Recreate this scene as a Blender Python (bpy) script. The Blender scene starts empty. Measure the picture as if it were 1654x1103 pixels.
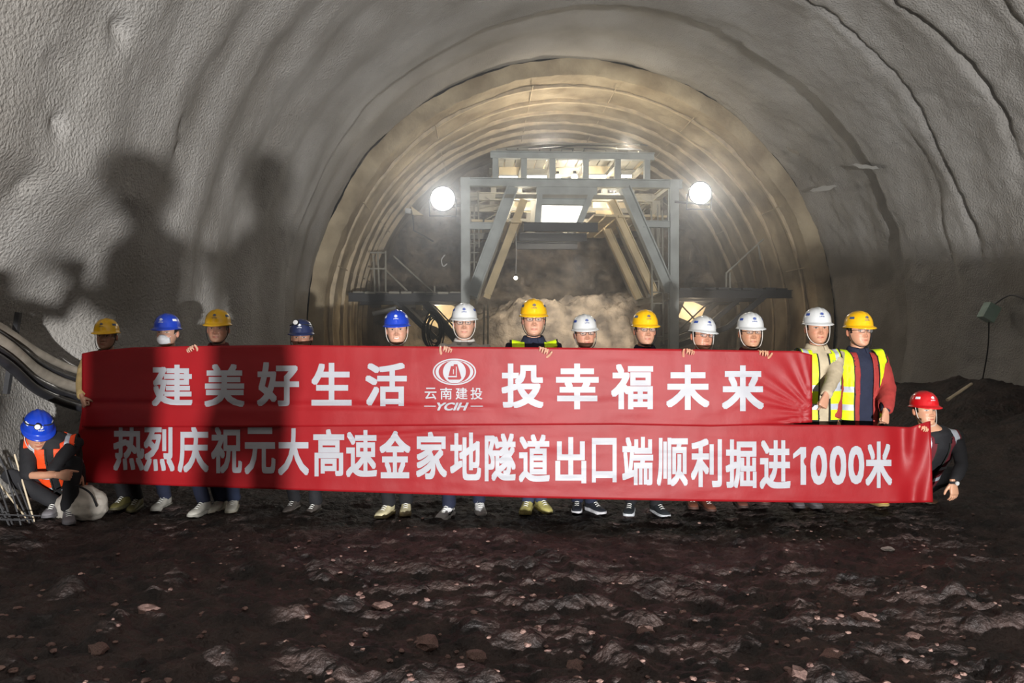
import bpy, bmesh, math, random
import numpy as np
from mathutils import Vector, Matrix, noise, Quaternion
random.seed(7)
PI = math.pi
S = bpy.context.scene
C = S.collection

# ---------------------------------------------------------------- camera, light, exposure
CAM = Vector((0, 0, 1.55)); F = 1195.0
YAW = math.radians(2.83); PITCH = math.radians(-0.31)
fwd = Vector((math.sin(YAW) * math.cos(PITCH), math.cos(YAW) * math.cos(PITCH), math.sin(PITCH)))
rgt = Vector((math.cos(YAW), -math.sin(YAW), 0)); upv = rgt.cross(fwd)
def at(px, py, D):                      # photograph pixel + distance along the view axis -> point of the place
    return CAM + fwd * D + rgt * ((px - 827) / F * D) + upv * ((551.5 - py) / F * D)
cd = bpy.data.cameras.new('camera'); cam = bpy.data.objects.new('camera', cd); C.objects.link(cam)
cd.sensor_width = 36; cd.lens = F / 1654 * 36; cd.clip_start = 0.05
M3 = Matrix((rgt, upv, -fwd)).transposed(); cam.matrix_world = Matrix.Translation(CAM) @ M3.to_4x4()
S.camera = cam
w = bpy.data.worlds.new('world'); S.world = w; w.use_nodes = True
w.node_tree.nodes['Background'].inputs[0].default_value = (0.001, 0.001, 0.001, 1)
w.node_tree.nodes['Background'].inputs[1].default_value = 1.0
S.view_settings.view_transform = 'Standard'; S.view_settings.look = 'None'
S.view_settings.gamma = 1; S.view_settings.use_curve_mapping = False
S.view_settings.exposure = 0.0
def lamp(name, kind, loc, power, color=(1, 1, 1), size=0.1, aim=None, angle=None, blend=0.5, size_y=None):
    l = bpy.data.lights.new(name, kind); l.energy = power; l.color = color
    o = bpy.data.objects.new(name, l); C.objects.link(o); o.location = loc
    if kind == 'AREA':
        l.size = size
        if size_y: l.shape = 'RECTANGLE'; l.size_y = size_y
    else: l.shadow_soft_size = size
    if angle: l.spot_size = math.radians(angle); l.spot_blend = blend
    if aim is not None: o.rotation_euler = (Vector(aim) - Vector(loc)).to_track_quat('-Z', 'Y').to_euler()
    return o
HL = Vector((1.2, -6.0, 0.62))
lamp('vehicle_headlight', 'SPOT', HL, 10500, (1, .985, .97), .07, HL + Vector((.05, 1, .22)), 120, .6)
lamp('gantry_flood_left', 'SPOT', at(715, 322, 16.3), 95, (.98, .97, .95), .12, at(640, 560, 9), 165, .9)
lamp('gantry_flood_right', 'SPOT', at(1130, 314, 16.3), 95, (1, .95, .86), .12, at(1120, 560, 9), 165, .9)

# ---------------------------------------------------------------- helpers
def prop(o, label=None, cat=None, group=None, kind=None):
    if label: o['label'] = label
    if cat: o['category'] = cat
    if group: o['group'] = group
    if kind: o['kind'] = kind
    return o
def empty(name, loc, label, cat, group=None, rz=0):
    o = bpy.data.objects.new(name, None); C.objects.link(o); o.location = loc; o.rotation_euler = (0, 0, rz)
    o.empty_display_size = .1
    return prop(o, label, cat, group)
def mesh_obj(name, verts, faces, mats, parent=None, smooth=True, mi=None, world=False):
    """verts in world space when parent is given and world=True"""
    me = bpy.data.meshes.new(name)
    if isinstance(verts, np.ndarray): verts = verts.tolist()
    if isinstance(faces, np.ndarray): faces = faces.tolist()
    me.from_pydata(verts, [], faces)
    if not isinstance(mats, (list, tuple)): mats = [mats]
    for m in mats: me.materials.append(m)
    if mi is not None: me.polygons.foreach_set('material_index', mi)
    if smooth: me.polygons.foreach_set('use_smooth', [True] * len(me.polygons))
    me.update()
    o = bpy.data.objects.new(name, me); C.objects.link(o)
    if parent is not None:
        o.parent = parent
        if world: o.matrix_parent_inverse = parent_matrix(parent).inverted()
    return o
def parent_matrix(p):
    m = Matrix.LocRotScale(p.location, p.rotation_euler, p.scale)
    if p.parent: m = parent_matrix(p.parent) @ p.matrix_parent_inverse @ m
    return m
class MB:
    """collects shapes in world space, then links them as one mesh object"""
    def __init__(s): s.v = []; s.f = []
    def add(s, vs, fs):
        n = len(s.v); s.v += [tuple(v) for v in vs]; s.f += [tuple(n + i for i in f) for f in fs]; return s
    def box(s, c, size, rot=None):
        c = Vector(c); h = Vector(size) / 2; vs = []
        for sx in (-1, 1):
            for sy in (-1, 1):
                for sz in (-1, 1):
                    p = Vector((sx * h.x, sy * h.y, sz * h.z))
                    if rot is not None: p = rot @ p
                    vs.append(c + p)
        return s.add(vs, [(0, 1, 3, 2), (4, 6, 7, 5), (0, 4, 5, 1), (2, 3, 7, 6), (0, 2, 6, 4), (1, 5, 7, 3)])
    def beam(s, a, b, w, h, up=(0, 0, 1), ibeam=False):
        a = Vector(a); b = Vector(b); d = (b - a); L = d.length; d.normalize(); up = Vector(up)
        if abs(d.dot(up)) > .99: up = Vector((0, 1, 0))
        sd = d.cross(up).normalized(); u = sd.cross(d)
        R = Matrix((sd, d, u)).transposed(); c = (a + b) / 2
        if not ibeam: return s.box(c, (w, L, h), R)
        t = min(w, h) * .12
        s.box(c, (t, L, h - 2 * t), R)
        s.box(c + u * (h / 2 - t / 2), (w, L, t), R); s.box(c - u * (h / 2 - t / 2), (w, L, t), R)
        return s
    def tube(s, pts, r, n=8, cap=True):
        pts = [Vector(p) for p in pts]; m = len(pts)
        rs = r if isinstance(r, (list, tuple)) else [r] * m
        vs = []; fs = []; prev = None
        for i, p in enumerate(pts):
            d = (pts[min(i + 1, m - 1)] - pts[max(i - 1, 0)]).normalized()
            if prev is None:
                ref = Vector((0, 0, 1)) if abs(d.z) < .9 else Vector((1, 0, 0))
                u = d.cross(ref).normalized()
            else: u = (prev - d * prev.dot(d)).normalized()
            prev = u; v = d.cross(u)
            for k in range(n):
                a = 2 * PI * k / n; vs.append(p + (u * math.cos(a) + v * math.sin(a)) * rs[i])
        for i in range(m - 1):
            for k in range(n):
                k2 = (k + 1) % n; fs.append((i * n + k, i * n + k2, (i + 1) * n + k2, (i + 1) * n + k))
        if cap: fs.append(tuple(range(n - 1, -1, -1))); fs.append(tuple((m - 1) * n + k for k in range(n)))
        return s.add(vs, fs)
    def build(s, name, mat, parent=None, smooth=False, label=None, kind=None):
        o = mesh_obj(name, s.v, s.f, mat, parent, smooth, world=parent is not None)
        if label: o['label'] = label
        if kind: o['kind'] = kind
        return o
def spline(pts, n=8):
    pts = [Vector(p) for p in pts]; out = []
    for i in range(len(pts) - 1):
        p0 = pts[max(i - 1, 0)]; p1 = pts[i]; p2 = pts[i + 1]; p3 = pts[min(i + 2, len(pts) - 1)]
        for k in range(n):
            t = k / n
            out.append(.5 * ((2 * p1) + (p2 - p0) * t + (2 * p0 - 5 * p1 + 4 * p2 - p3) * t * t + (3 * p1 - p0 - 3 * p2 + p3) * t ** 3))
    out.append(pts[-1]); return out
# ---- vectorised value noise
_rng = np.random.RandomState(3); _tab = _rng.rand(64, 64, 64).astype(np.float32)
def vn(x, y, z):
    xi = np.floor(x).astype(int); yi = np.floor(y).astype(int); zi = np.floor(z).astype(int)
    fx = x - xi; fy = y - yi; fz = z - zi
    fx = fx * fx * (3 - 2 * fx); fy = fy * fy * (3 - 2 * fy); fz = fz * fz * (3 - 2 * fz)
    g = lambda a, b, c: _tab[(xi + a) % 64, (yi + b) % 64, (zi + c) % 64]
    return ((g(0, 0, 0) * (1 - fx) + g(1, 0, 0) * fx) * (1 - fy) + (g(0, 1, 0) * (1 - fx) + g(1, 1, 0) * fx) * fy) * (1 - fz) + \
           ((g(0, 0, 1) * (1 - fx) + g(1, 0, 1) * fx) * (1 - fy) + (g(0, 1, 1) * (1 - fx) + g(1, 1, 1) * fx) * fy) * fz - .5
def fbm(x, y, z, o=4, g=.5):
    a = 1; t = 0
    for i in range(o): t = t + a * vn(x + 7.3 * i, y + 3.1 * i, z + 1.7 * i); x = x * 2.03; y = y * 2.03; z = z * 2.03; a *= g
    return t
# ---- materials
def srgb(r, g, b): return tuple(((c / 255) / 12.92 if c / 255 <= .04045 else ((c / 255 + .055) / 1.055) ** 2.4) for c in (r, g, b)) + (1,)
def mat(name, col, rough=.6, metal=0, var=.12, scale=8, bump=0, bscale=60, coat=0, emit=None, estr=0, spec=.5, col2=None, attr=None, trans=0, alpha=1, detail=5):
    m = bpy.data.materials.new(name); m.use_nodes = True; nt = m.node_tree; N = nt.nodes; L = nt.links; b = N['Principled BSDF']
    b.inputs['Roughness'].default_value = rough; b.inputs['Metallic'].default_value = metal
    b.inputs['Specular IOR Level'].default_value = spec; b.inputs['Coat Weight'].default_value = coat
    if len(col) == 3: col = tuple(col) + (1,)
    if col2 is None: col2 = tuple(c * (1 - var) for c in col[:3]) + (1,); col = tuple(min(1, c * (1 + var)) for c in col[:3]) + (1,)
    tc = N.new('ShaderNodeTexCoord'); nz = N.new('ShaderNodeTexNoise'); nz.inputs['Scale'].default_value = scale; nz.inputs['Detail'].default_value = detail
    L.new(tc.outputs['Object'], nz.inputs['Vector'])
    if attr:
        a = N.new('ShaderNodeVertexColor'); a.layer_name = attr; L.new(a.outputs['Color'], b.inputs['Base Color'])
    else:
        rp = N.new('ShaderNodeValToRGB'); rp.color_ramp.elements[0].position = .35; rp.color_ramp.elements[1].position = .65
        rp.color_ramp.elements[0].color = col2; rp.color_ramp.elements[1].color = col
        L.new(nz.outputs['Fac'], rp.inputs['Fac']); L.new(rp.outputs['Color'], b.inputs['Base Color'])
    if bump:
        n2 = N.new('ShaderNodeTexNoise'); n2.inputs['Scale'].default_value = bscale; n2.inputs['Detail'].default_value = 6
        L.new(tc.outputs['Object'], n2.inputs['Vector']); bp = N.new('ShaderNodeBump'); bp.inputs['Strength'].default_value = 1; bp.inputs['Distance'].default_value = bump
        L.new(n2.outputs['Fac'], bp.inputs['Height']); L.new(bp.outputs['Normal'], b.inputs['Normal'])
    if emit: b.inputs['Emission Color'].default_value = tuple(emit) + (1,); b.inputs['Emission Strength'].default_value = estr
    if trans: b.inputs['Transmission Weight'].default_value = trans
    if alpha < 1: b.inputs['Alpha'].default_value = alpha
    return m

# ---------------------------------------------------------------- tunnel
TX, TZ, R0 = 2.36, 1.84, 5.95
m_shot = mat('shotcrete', srgb(172, 169, 165), .9, var=.0, scale=.8, bump=.03, bscale=34, col2=srgb(146, 142, 136), spec=.25)
m_shot2 = mat('fresh_shotcrete', srgb(186, 172, 146), .85, scale=1.6, bump=.02, bscale=14, col2=srgb(140, 124, 100), spec=.3)
m_rock = mat('rock_face', srgb(160, 146, 128), .8, scale=2.2, bump=.09, bscale=5, col2=srgb(92, 84, 76), spec=.4)
m_mud = mat('mud', srgb(66, 51, 47), .6, scale=5, bump=.06, bscale=18, col2=srgb(24, 18, 17), detail=9, spec=.5)
def ray_wall(px, py, R=R0):
    d = (fwd + rgt * ((px - 827) / F) + upv * ((551.5 - py) / F))
    a = d.x ** 2 + d.z ** 2; ox = CAM.x - TX; oz = CAM.z - TZ
    b = 2 * (ox * d.x + oz * d.z); c = ox * ox + oz * oz - R * R
    t = (-b + math.sqrt(b * b - 4 * a * c)) / (2 * a); return CAM + d * t
def th_y(px, py):
    p = ray_wall(px, py); return math.atan2(p.z - TZ, p.x - TX), p.y
TH0, TH1 = math.radians(-24), math.radians(204)
def tunnel(name, y0, y1, step, rfun, mt, nth):
    ny = int((y1 - y0) / step) + 1
    Y, T = np.meshgrid(np.linspace(y0, y1, ny), np.linspace(TH0, TH1, nth), indexing='ij')
    r = rfun(Y, T); X = TX + r * np.cos(T); Z = TZ + r * np.sin(T)
    v = np.stack([X, Y, Z], -1).reshape(-1, 3)
    i = np.arange(ny - 1)[:, None] * nth + np.arange(nth - 1)[None]; i = i.reshape(-1)
    f = np.stack([i, i + 1, i + nth + 1, i + nth], -1)
    o = mesh_obj(name, v, f, mt); o['kind'] = 'structure'; return o
dents = [(1000, 22, .26, .26), (90, 100, .10, .06), (190, 48, .16, .05), (95, 205, .10, .05), (300, 205, .12, .04), (455, 155, .2, .04), (1340, 200, .12, .05), (915, 130, .25, .05), (70, 300, .1, .04), (300, 245, .08, .04), (1000, 30, .5, .05)]
def r_near(Y, T):
    c = np.cos(T) * R0; s = np.sin(T) * R0
    wob = .25 * fbm(c * .35, Y * .0 + 3, s * .35, 3)
    yy = Y + wob * 1.4
    r = R0 + .028 * np.cos(2 * PI * yy / 1.25) * (.4 + fbm(c * .3 + 5, Y * .3, s * .3, 2) + .5)
    r = r + .15 * fbm(c * .45, Y * .55, s * .45, 3) + (.022 + .04 * np.clip((1.6 - T) / .5, 0, 1)) * fbm(c * 1.6, Y * 1.9, s * 1.6, 4) + (.016 + .02 * np.clip((1.5 - T) / .4, 0, 1)) * fbm(c * 7, Y * 7, s * 7, 3, .6)
    # the drive is wider low on the left where the hoses hang
    r = r + .85 * np.clip((T - 2.95) / .22, 0, 1) * np.clip((Y - 2.0) / 1.6, 0, 1) * np.clip((9.2 - Y) / 1.4, 0, 1)
    # creases on the right haunch
    for y0, d, t0, t1 in ((10.45, .13, .35, 1.25), (11.75, .11, .1, 1.3), (12.3, .05, .05, .7), (9.2, .08, .4, 1.3)):
        yc = y0 + .22 * fbm(T * 3 + y0, T * 0 + 1, T * 0, 3)
        m = np.clip((T - t0) / .15, 0, 1) * np.clip((t1 - T) / .15, 0, 1)
        r = r + m * d * np.exp(-((Y - yc) / (.07 + .05 * fbm(c * 4, Y * 4, s * 4, 2))) ** 2) + m * .05 * np.clip((Y - yc) / .3, -1, 1) * np.exp(-((Y - yc) / .5) ** 2)
    # the hanging shoulder of an older pour before the ribbed stretch
    e = 13.7 + .35 * fbm(T * 2.2, T * 0 + 9, T * 0, 3)
    r = r - .10 * np.clip((Y - e + 2.6) / 2.6, 0, 1) * (Y < e) + .28 * np.clip((Y - e) / .3, 0, 1)
    for px, py, rad, dep in dents:
        t, y = th_y(px, py); q = ((T - t) * R0) ** 2 + ((Y - y) * .8) ** 2
        r = r + dep * 1.1 * np.exp(-q / rad ** 2 * 1.5) * (1 + 1.5 * fbm(c * 5, Y * 5, s * 5, 2))
    return r
tunnel('wall_near', -13, 17.3, .055, r_near, m_shot, 460)
def r_far(Y, T):
    c = np.cos(T) * R0; s = np.sin(T) * R0
    return 5.88 - .19 * np.clip((Y - 17.4) / 1.6, 0, 1) + .09 * fbm(c * .8, Y, s * .8, 4) + .03 * fbm(c * 5, Y * 5, s * 5, 3) + (Y < 17.34) * .35
tunnel('wall_far', 17.28, 24.2, .06, r_far, m_shot2, 380)
def sheet(name, xs, ys, zf, mt, kind='structure'):
    X, Y = np.meshgrid(xs, ys, indexing='xy'); Z = zf(X, Y); n = len(xs)
    v = np.stack([X, Y, Z], -1).reshape(-1, 3); i = np.arange(len(ys) - 1)[:, None] * n + np.arange(n - 1)[None]; i = i.reshape(-1)
    o = mesh_obj(name, v, np.stack([i, i + 1, i + n + 1, i + n], -1), mt)
    if kind: o['kind'] = kind
    return o
def zfloor(X, Y):
    k = np.clip((9 - Y) / 3, .45, 1)
    z = .10 * fbm(X * .5, Y * .6, X * 0, 2) + k * (.055 * fbm(X * 1.7, Y * 3.2, X * 0 + 2, 3, .55) + .042 * fbm(X * 5.2, Y * 12, X * 0 + 4, 4, .65))
    lumps = np.clip(fbm(X * 4.2, Y * 4.2, X * 0 + 8, 2) - .12, 0, 1) * .16 * np.clip((6.1 - Y) / 1.5, .1, 1)
    z = z + lumps + .034 * k * np.abs(fbm(X * 13, Y * 19, X * 0 + 11, 3, .6))
    z = z - .03 * np.exp(-((X - TX) / 2.5) ** 2)
    # muck banked up along the foot of the right wall and, lower, the left wall
    z = z + np.clip((X - 5.6) / 2.2, 0, 1) ** 1.3 * (.75 + .5 * fbm(X, Y * .8, X * 0 + 5, 4)) * np.clip((Y - 4) / 3, 0, 1)
    z = z + np.clip((-3.0 - X) / .7, 0, 1) * .10
    z = z + .07 * np.exp(-((X - 2.85) ** 2 + ((Y - 4.35)*1.3) ** 2) / .12)
    return z - .01
ys = [-12.5]
while ys[-1] < 24: ys.append(ys[-1] + (.5 if ys[-1] < 2 else .016 if ys[-1] < 5 else .024 if ys[-1] < 7.2 else .09))
sheet('floor', np.concatenate([np.arange(-4.6, 5.2, .021), np.arange(5.2, 8.5, .06)]), np.array(ys), zfloor, m_mud)
def zf(x, y): return float(zfloor(np.array([x], float), np.array([y], float))[0])
# rock face at the end of the drive and the lower bench of broken rock in front of it
def face():
    nx, nz = 170, 130
    U, V = np.meshgrid(np.linspace(-6.1, 6.1, nx), np.linspace(-2.0, 6.1, nz), indexing='xy')
    Y = 23.9 + .9 * fbm(U * .45, V * .45, U * 0 + 2, 3) + .5 * np.abs(fbm(U * 1.3 + V * .8, V * 1.6 - U * .3, U * 0, 4)) - .25 * fbm(U * 3, V * 3, U * 0, 3)
    v = np.stack([U + TX, Y, V + TZ], -1).reshape(-1, 3); i = (np.arange(nz - 1)[:, None] * nx + np.arange(nx - 1)[None]).reshape(-1)
    o = mesh_obj('wall_face', v, np.stack([i, i + 1, i + nx + 1, i + nx], -1), m_rock); o['kind'] = 'structure'
face()
def zbench(X, Y):
    h = 2.5 + .35 * fbm(X * .5, Y * .5, X * 0 + 1, 3) + .1 * (X - TX)
    s = np.clip((Y - 19.0 - .5 * fbm(X * .8, X * 0, X * 0, 3)) / .9, 0, 1); s = s ** .8
    return h * s + .42 * fbm(X * 1.6 + Y, Y * 4, X * 0 + 6, 5, .6) * np.clip(s * 3, 0, 1) - .05
o = sheet('rock_bench', np.arange(-1.9, 5.0, .05), np.arange(18.8, 23.4, .05), zbench, m_rock, None)
prop(o, 'sloping bench of broken tan rock at the foot of the tunnel face', 'rock')
# ---------------------------------------------------------------- banners
m_ban = mat('banner_red', srgb(138, 17, 24), .5, var=.05, scale=2.5, spec=.3, bump=.0015, bscale=14)
m_let = mat('banner_lettering', srgb(160, 161, 167), .45, var=.02, spec=.4)
def Dban(px):                                    # distance of the cloth from the camera along the row
    return np.interp(px, [90, 150, 330, 520, 700, 880, 1050, 1200, 1320, 1420, 1520], [6.42, 6.36, 6.22, 6.10, 6.05, 6.03, 6.02, 6.0, 6.0, 6.0, 5.98])
NPX = np.array([0.])
def wr_top(x, y):
    w = .010 * fbm(x / 90, y / 26, x * 0 + 1, 3) + .004 * fbm(x / 30, y / 90, x * 0 + 3, 2)
    # folds gathered to the hand at the lower right corner
    r = np.hypot(x - 1318, y - 668); a = np.arctan2(y - 668, x - 1318)
    w = w + .014 * np.sin(a * 26 + 1.5 * np.sin(a * 7)) * np.exp(-(r / 75) ** 2) * np.clip(r / 14, 0, 1)
    w = w + .018 * np.exp(-((y - (660 + (x - 900) * .012)) / 5) ** 2) * (x < 900) * np.clip((900 - x) / 150, 0, 1) * (.5 + fbm(x / 120, y * 0, y * 0, 2))
    return w
def wr_low(x, y):
    w = .008 * fbm(x / 110, y / 24, x * 0 + 6, 3) + .004 * fbm(x / 28, y / 80, x * 0 + 8, 2)
    r = np.hypot(x - 1470, (y - 690)); w = w + .035 * np.exp(-((x - 1462 - (y - 750) * .15) / 16) ** 2) * np.clip((x - 1380) / 60, 0, 1)
    w = w + .016 * np.sin((x - 1400) / 7 + (y - 700) / 30) * np.clip((x - 1440) / 40, 0, 1)
    w = w + .012 * np.exp(-((y - (705 - (x - 600) * .06)) / 4) ** 2) * np.exp(-((x - 640) / 130) ** 2)
    return w
def top_pt(px, py, off=0):
    D = Dban(px) - .015 + wr_top(px, py) - off; return D
def low_pt(px, py, off=0):
    D = Dban(px) + .03 + wr_low(px, py) - off; return D
def pts(px, py, D):
    px = np.asarray(px, float); py = np.asarray(py, float)
    return np.array(CAM)[None] + np.outer(D, np.array(fwd)) + np.outer((px - 827) / F * D, np.array(rgt)) + np.outer((551.5 - py) / F * D, np.array(upv))
def interp(tab): xs = [t[0] for t in tab]; yv = [t[1] for t in tab]; return lambda x: np.interp(x, xs, yv)
topT = interp([(132, 571), (150, 567), (215, 561), (300, 559), (450, 557), (640, 559), (860, 561), (985, 562), (1110, 564), (1225, 566), (1290, 567), (1312, 573)])
topB = interp([(132, 690), (400, 690), (800, 687), (1000, 686), (1150, 689), (1240, 686), (1314, 682)])
lowT = interp([(126, 665), (300, 672), (600, 676), (900, 678), (1200, 684), (1312, 686), (1400, 687), (1470, 690), (1500, 680)])
lowB = interp([(114, 778), (300, 785), (560, 794), (860, 804), (1100, 809), (1400, 813), (1506, 811)])
def cloth(name, x0, x1, T, B, fD, lab, slant=None):
    nx = int((x1 - x0) / 4); ny = 34
    U, V = np.meshgrid(np.linspace(0, 1, nx), np.linspace(0, 1, ny), indexing='xy')
    X0 = x0 + U * (x1 - x0); Yp = T(X0) * (1 - V) + B(X0) * V
    X = X0 + (slant(V, U) if slant else 0)
    D = fD(X.ravel(), Yp.ravel()); v = pts(X.ravel(), Yp.ravel(), D)
    i = (np.arange(ny - 1)[:, None] * nx + np.arange(nx - 1)[None]).reshape(-1)
    f = np.stack([i, i + nx, i + nx + 1, i + 1], -1)
    rt = empty(name, (0, 0, 0), lab, 'banner')
    rt.location = Vector(pts([(x0 + x1) / 2], [811], np.array([6.1]))[0])
    # slight cloth thickness
    n = len(v); back = v + np.array(fwd) * .0015
    vv = np.concatenate([v, back]); ff = f.tolist() + [(a + n, d + n, c + n, b + n) for a, b, c, d in f.tolist()]
    rim = [k for k in range(nx)]; 
    edges = [list(range(nx)), [(ny - 1) * nx + k for k in range(nx)][::-1], [k * nx for k in range(ny)][::-1], [k * nx + nx - 1 for k in range(ny)]]
    for e in edges:
        for a, b in zip(e[:-1], e[1:]): ff.append((a, b, b + n, a + n))
    mesh_obj('cloth', vv, ff, m_ban, rt, True, world=True)
    return rt
ban1 = cloth('banner', 132, 1312, topT, topB, top_pt, 'upper red cloth banner with large spaced white characters and an oval emblem')
ban2 = cloth('banner', 122, 1503, lowT, lowB, low_pt, 'lower, longer red cloth banner with a tight row of white characters',
             slant=lambda V, U: (1 - U) * (10 - V * 18) + U * 4 * V)
def glyphs(text, bold=.0, shear=0):
    cu = bpy.data.curves.new('t', 'FONT'); cu.body = text; cu.resolution_u = 3; cu.fill_mode = 'FRONT'; cu.shear = shear
    ob = bpy.data.objects.new('t', cu); C.objects.link(ob); dg = bpy.context.evaluated_depsgraph_get(); dg.update()
    me = bpy.data.meshes.new_from_object(ob.evaluated_get(dg)); bpy.data.objects.remove(ob)
    co = np.array([list(v.co) for v in me.vertices]); fs = [list(p.vertices) for p in me.polygons]; n = len(co); V = []; Fc = []
    for k, (dx, dy) in enumerate(((-1, -1), (1, -1), (1, 1), (-1, 1), (-1, 0), (1, 0), (0, -1), (0, 1))):      # heavy strokes: eight overlapping copies, each a hair above the last
        V += (co + np.array([dx * bold, dy * bold, 0]) + np.array([0, 0, k])).tolist(); Fc += [[n * k + i for i in f] for f in fs]
    m2 = bpy.data.meshes.new('g'); m2.from_pydata(V, [], Fc); return m2
def put(bmo, me, x0, y0, x1, y1, cut=5):
    """glyph mesh scaled to a pixel box (y down) and cut into strips so it can follow the cloth"""
    co = np.array([v.co[:2] for v in me.vertices]); lo = co.min(0); hi = co.max(0)
    bm = bmesh.new(); bm.from_mesh(me)
    for v in bm.verts:
        v.co.x = x0 + (v.co.x - lo[0]) / (hi[0] - lo[0]) * (x1 - x0); v.co.y = y1 - (v.co.y - lo[1]) / (hi[1] - lo[1]) * (y1 - y0); 
    for ax in (0, 1):
        a, b = ((x0, x1), (y0, y1))[ax]; k = a + cut
        while k < b:
            no = (1, 0, 0) if ax == 0 else (0, 1, 0); p = (k, 0, 0) if ax == 0 else (0, k, 0)
            bmesh.ops.bisect_plane(bm, geom=bm.verts[:] + bm.edges[:] + bm.faces[:], plane_co=p, plane_no=no); k += cut
    n = len(bmo[0]); bm.verts.index_update()
    bmo[0].extend([(v.co.x, v.co.y, v.co.z * .0002) for v in bm.verts]); bmo[1].extend([[n + v.index for v in f.verts] for f in bm.faces]); bm.free()
def lay(name, bmo, fD, parent, off=.004):
    a = np.array(bmo[0]); D = fD(a[:, 0], a[:, 1], off + (a[:, 2] if a.shape[1] > 2 else 0)); v = pts(a[:, 0], a[:, 1], D)
    # orient faces to the camera
    fs = []
    for f in bmo[1]:
        p = a[f]; ar = 0
        for i in range(len(f)): ar += p[i][0] * p[(i + 1) % len(f)][1] - p[(i + 1) % len(f)][0] * p[i][1]
        fs.append(f if ar < 0 else f[::-1])
    return mesh_obj(name, v, fs, m_let, parent, False, world=True)
row1 = [('建', 245, 589, 311, 656), ('美', 330, 588, 395, 657), ('好', 415, 585, 483, 656), ('生', 503, 586, 568, 655), ('活', 590, 586, 657, 656),
        ('投', 810, 587, 878, 659), ('幸', 898, 587, 967, 661), ('福', 987, 588, 1055, 661), ('未', 1076, 589, 1146, 662), ('来', 1166, 590, 1234, 664)]
for ch, a, b, c, d in row1:
    g = ([], []); put(g, glyphs(ch, .027), a, b, c, d); lay('character', g, top_pt, ban1)
row2 = '热烈庆祝元大高速金家地隧道出口端顺利掘进'
xs2 = [183, 232, 287, 341, 395, 449, 506, 559, 613, 672, 727, 783, 838, 897, 956, 1005, 1061, 1116, 1172, 1227]
for k, ch in enumerate(row2):
    a = xs2[k]; wd = 50
    t = 685 + (a - 183) * (711 - 685) / (1227 - 183) + (3 if ch in '口出' else 0); b = 760 + (a - 183) * (790 - 760) / (1227 - 183) - (3 if ch == '口' else 0)
    g = ([], []); put(g, glyphs(ch, .026), a, t, a + (40 if ch == '口' else wd), b); lay('character', g, low_pt, ban2)
for ch, a, b, c, d in [('0', 1309, 720, 1336, 783), ('0', 1340, 720, 1367, 783), ('0', 1370, 720, 1396, 782), ('米', 1398, 713, 1441, 788)]:
    g = ([], []); put(g, glyphs(ch, .03), a, b, c, d); lay('character', g, low_pt, ban2)
g = ([], []); g[0].extend([(1281, 733, 0), (1293, 722, 0), (1302, 722, 0), (1302, 783, 0), (1293, 783, 0), (1293, 733, 0), (1281, 741, 0)]); g[1].extend([[1, 2, 5], [0, 1, 5, 6], [2, 3, 4, 5]]); lay('character', g, low_pt, ban2)
# emblem
g = ([], [])
def ring(cx, cy, ax, ay, bx, by, n=48):
    s = len(g[0])
    for k in range(n):
        t = 2 * PI * k / n; g[0].append((cx + ax * math.cos(t), cy + ay * math.sin(t))); g[0].append((cx + bx * math.cos(t), cy + by * math.sin(t)))
    for k in range(n): j = (k + 1) % n; g[1].append([s + 2 * k, s + 2 * k + 1, s + 2 * j + 1, s + 2 * j])
def poly(*p): s = len(g[0]); g[0].extend(p); g[1].append(list(range(s, s + len(p))))
ring(734, 600.5, 35, 21.5, 32.6, 19.4); ring(734, 600.5, 30.5, 18.5, 25.5, 18.2)
# disc with the figure left red: built from an outer ring and the letter gaps
ring(734, 600.5, 18.5, 18.5, 15, 15.5)
def strip_disc():
    # white field around the red 'block' figure, cut in horizontal strips
    for k in range(31):
        y = 585.2 + k; hw = math.sqrt(max(0, 15.5 ** 2 - (y + .5 - 600.5) ** 2)) * (15.2 / 15.5)
        x0, x1 = 734 - hw, 734 + hw; t = (y + .5 - 589) / (612.5 - 589)
        if y + .5 < 588 or y + .5 > 613: segs = [(x0, x1)]
        else:
            xl = 729 - 6 * t - (0 if t > .1 else -4); xr = 739 + 7 * t; segs = [(x0, max(x0, xl)), (min(x1, xr), x1)]
            if 592 < y < 608: segs.append((736.6, 737.8))
            if 596 < y < 604: segs.append((731.8, 733.0))
            if 606.5 < y < 608.6: segs.append((723.5, 738))
        for a, b in segs:
            if b - a > .3: poly((a, y), (b, y), (b, y + 1), (a, y + 1))
strip_disc(); e = lay('emblem', g, top_pt, ban1); e['label'] = 'white emblem of nested ovals around a block figure'
g = ([], [])
for ch, a in zip('云南建投', (686, 711, 736, 760)): put(g, glyphs(ch, .012), a, 626, a + 19, 645)
me = glyphs('YCIH', .03, .35); put(g, me, 706, 650, 757, 663)
poly((685, 655.2, 0), (704, 655.2, 0), (704, 656.6, 0), (685, 656.6, 0)); poly((760, 655.2, 0), (780, 655.2, 0), (780, 656.6, 0), (760, 656.6, 0))
e = lay('small_lettering', g, top_pt, ban1)
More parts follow.
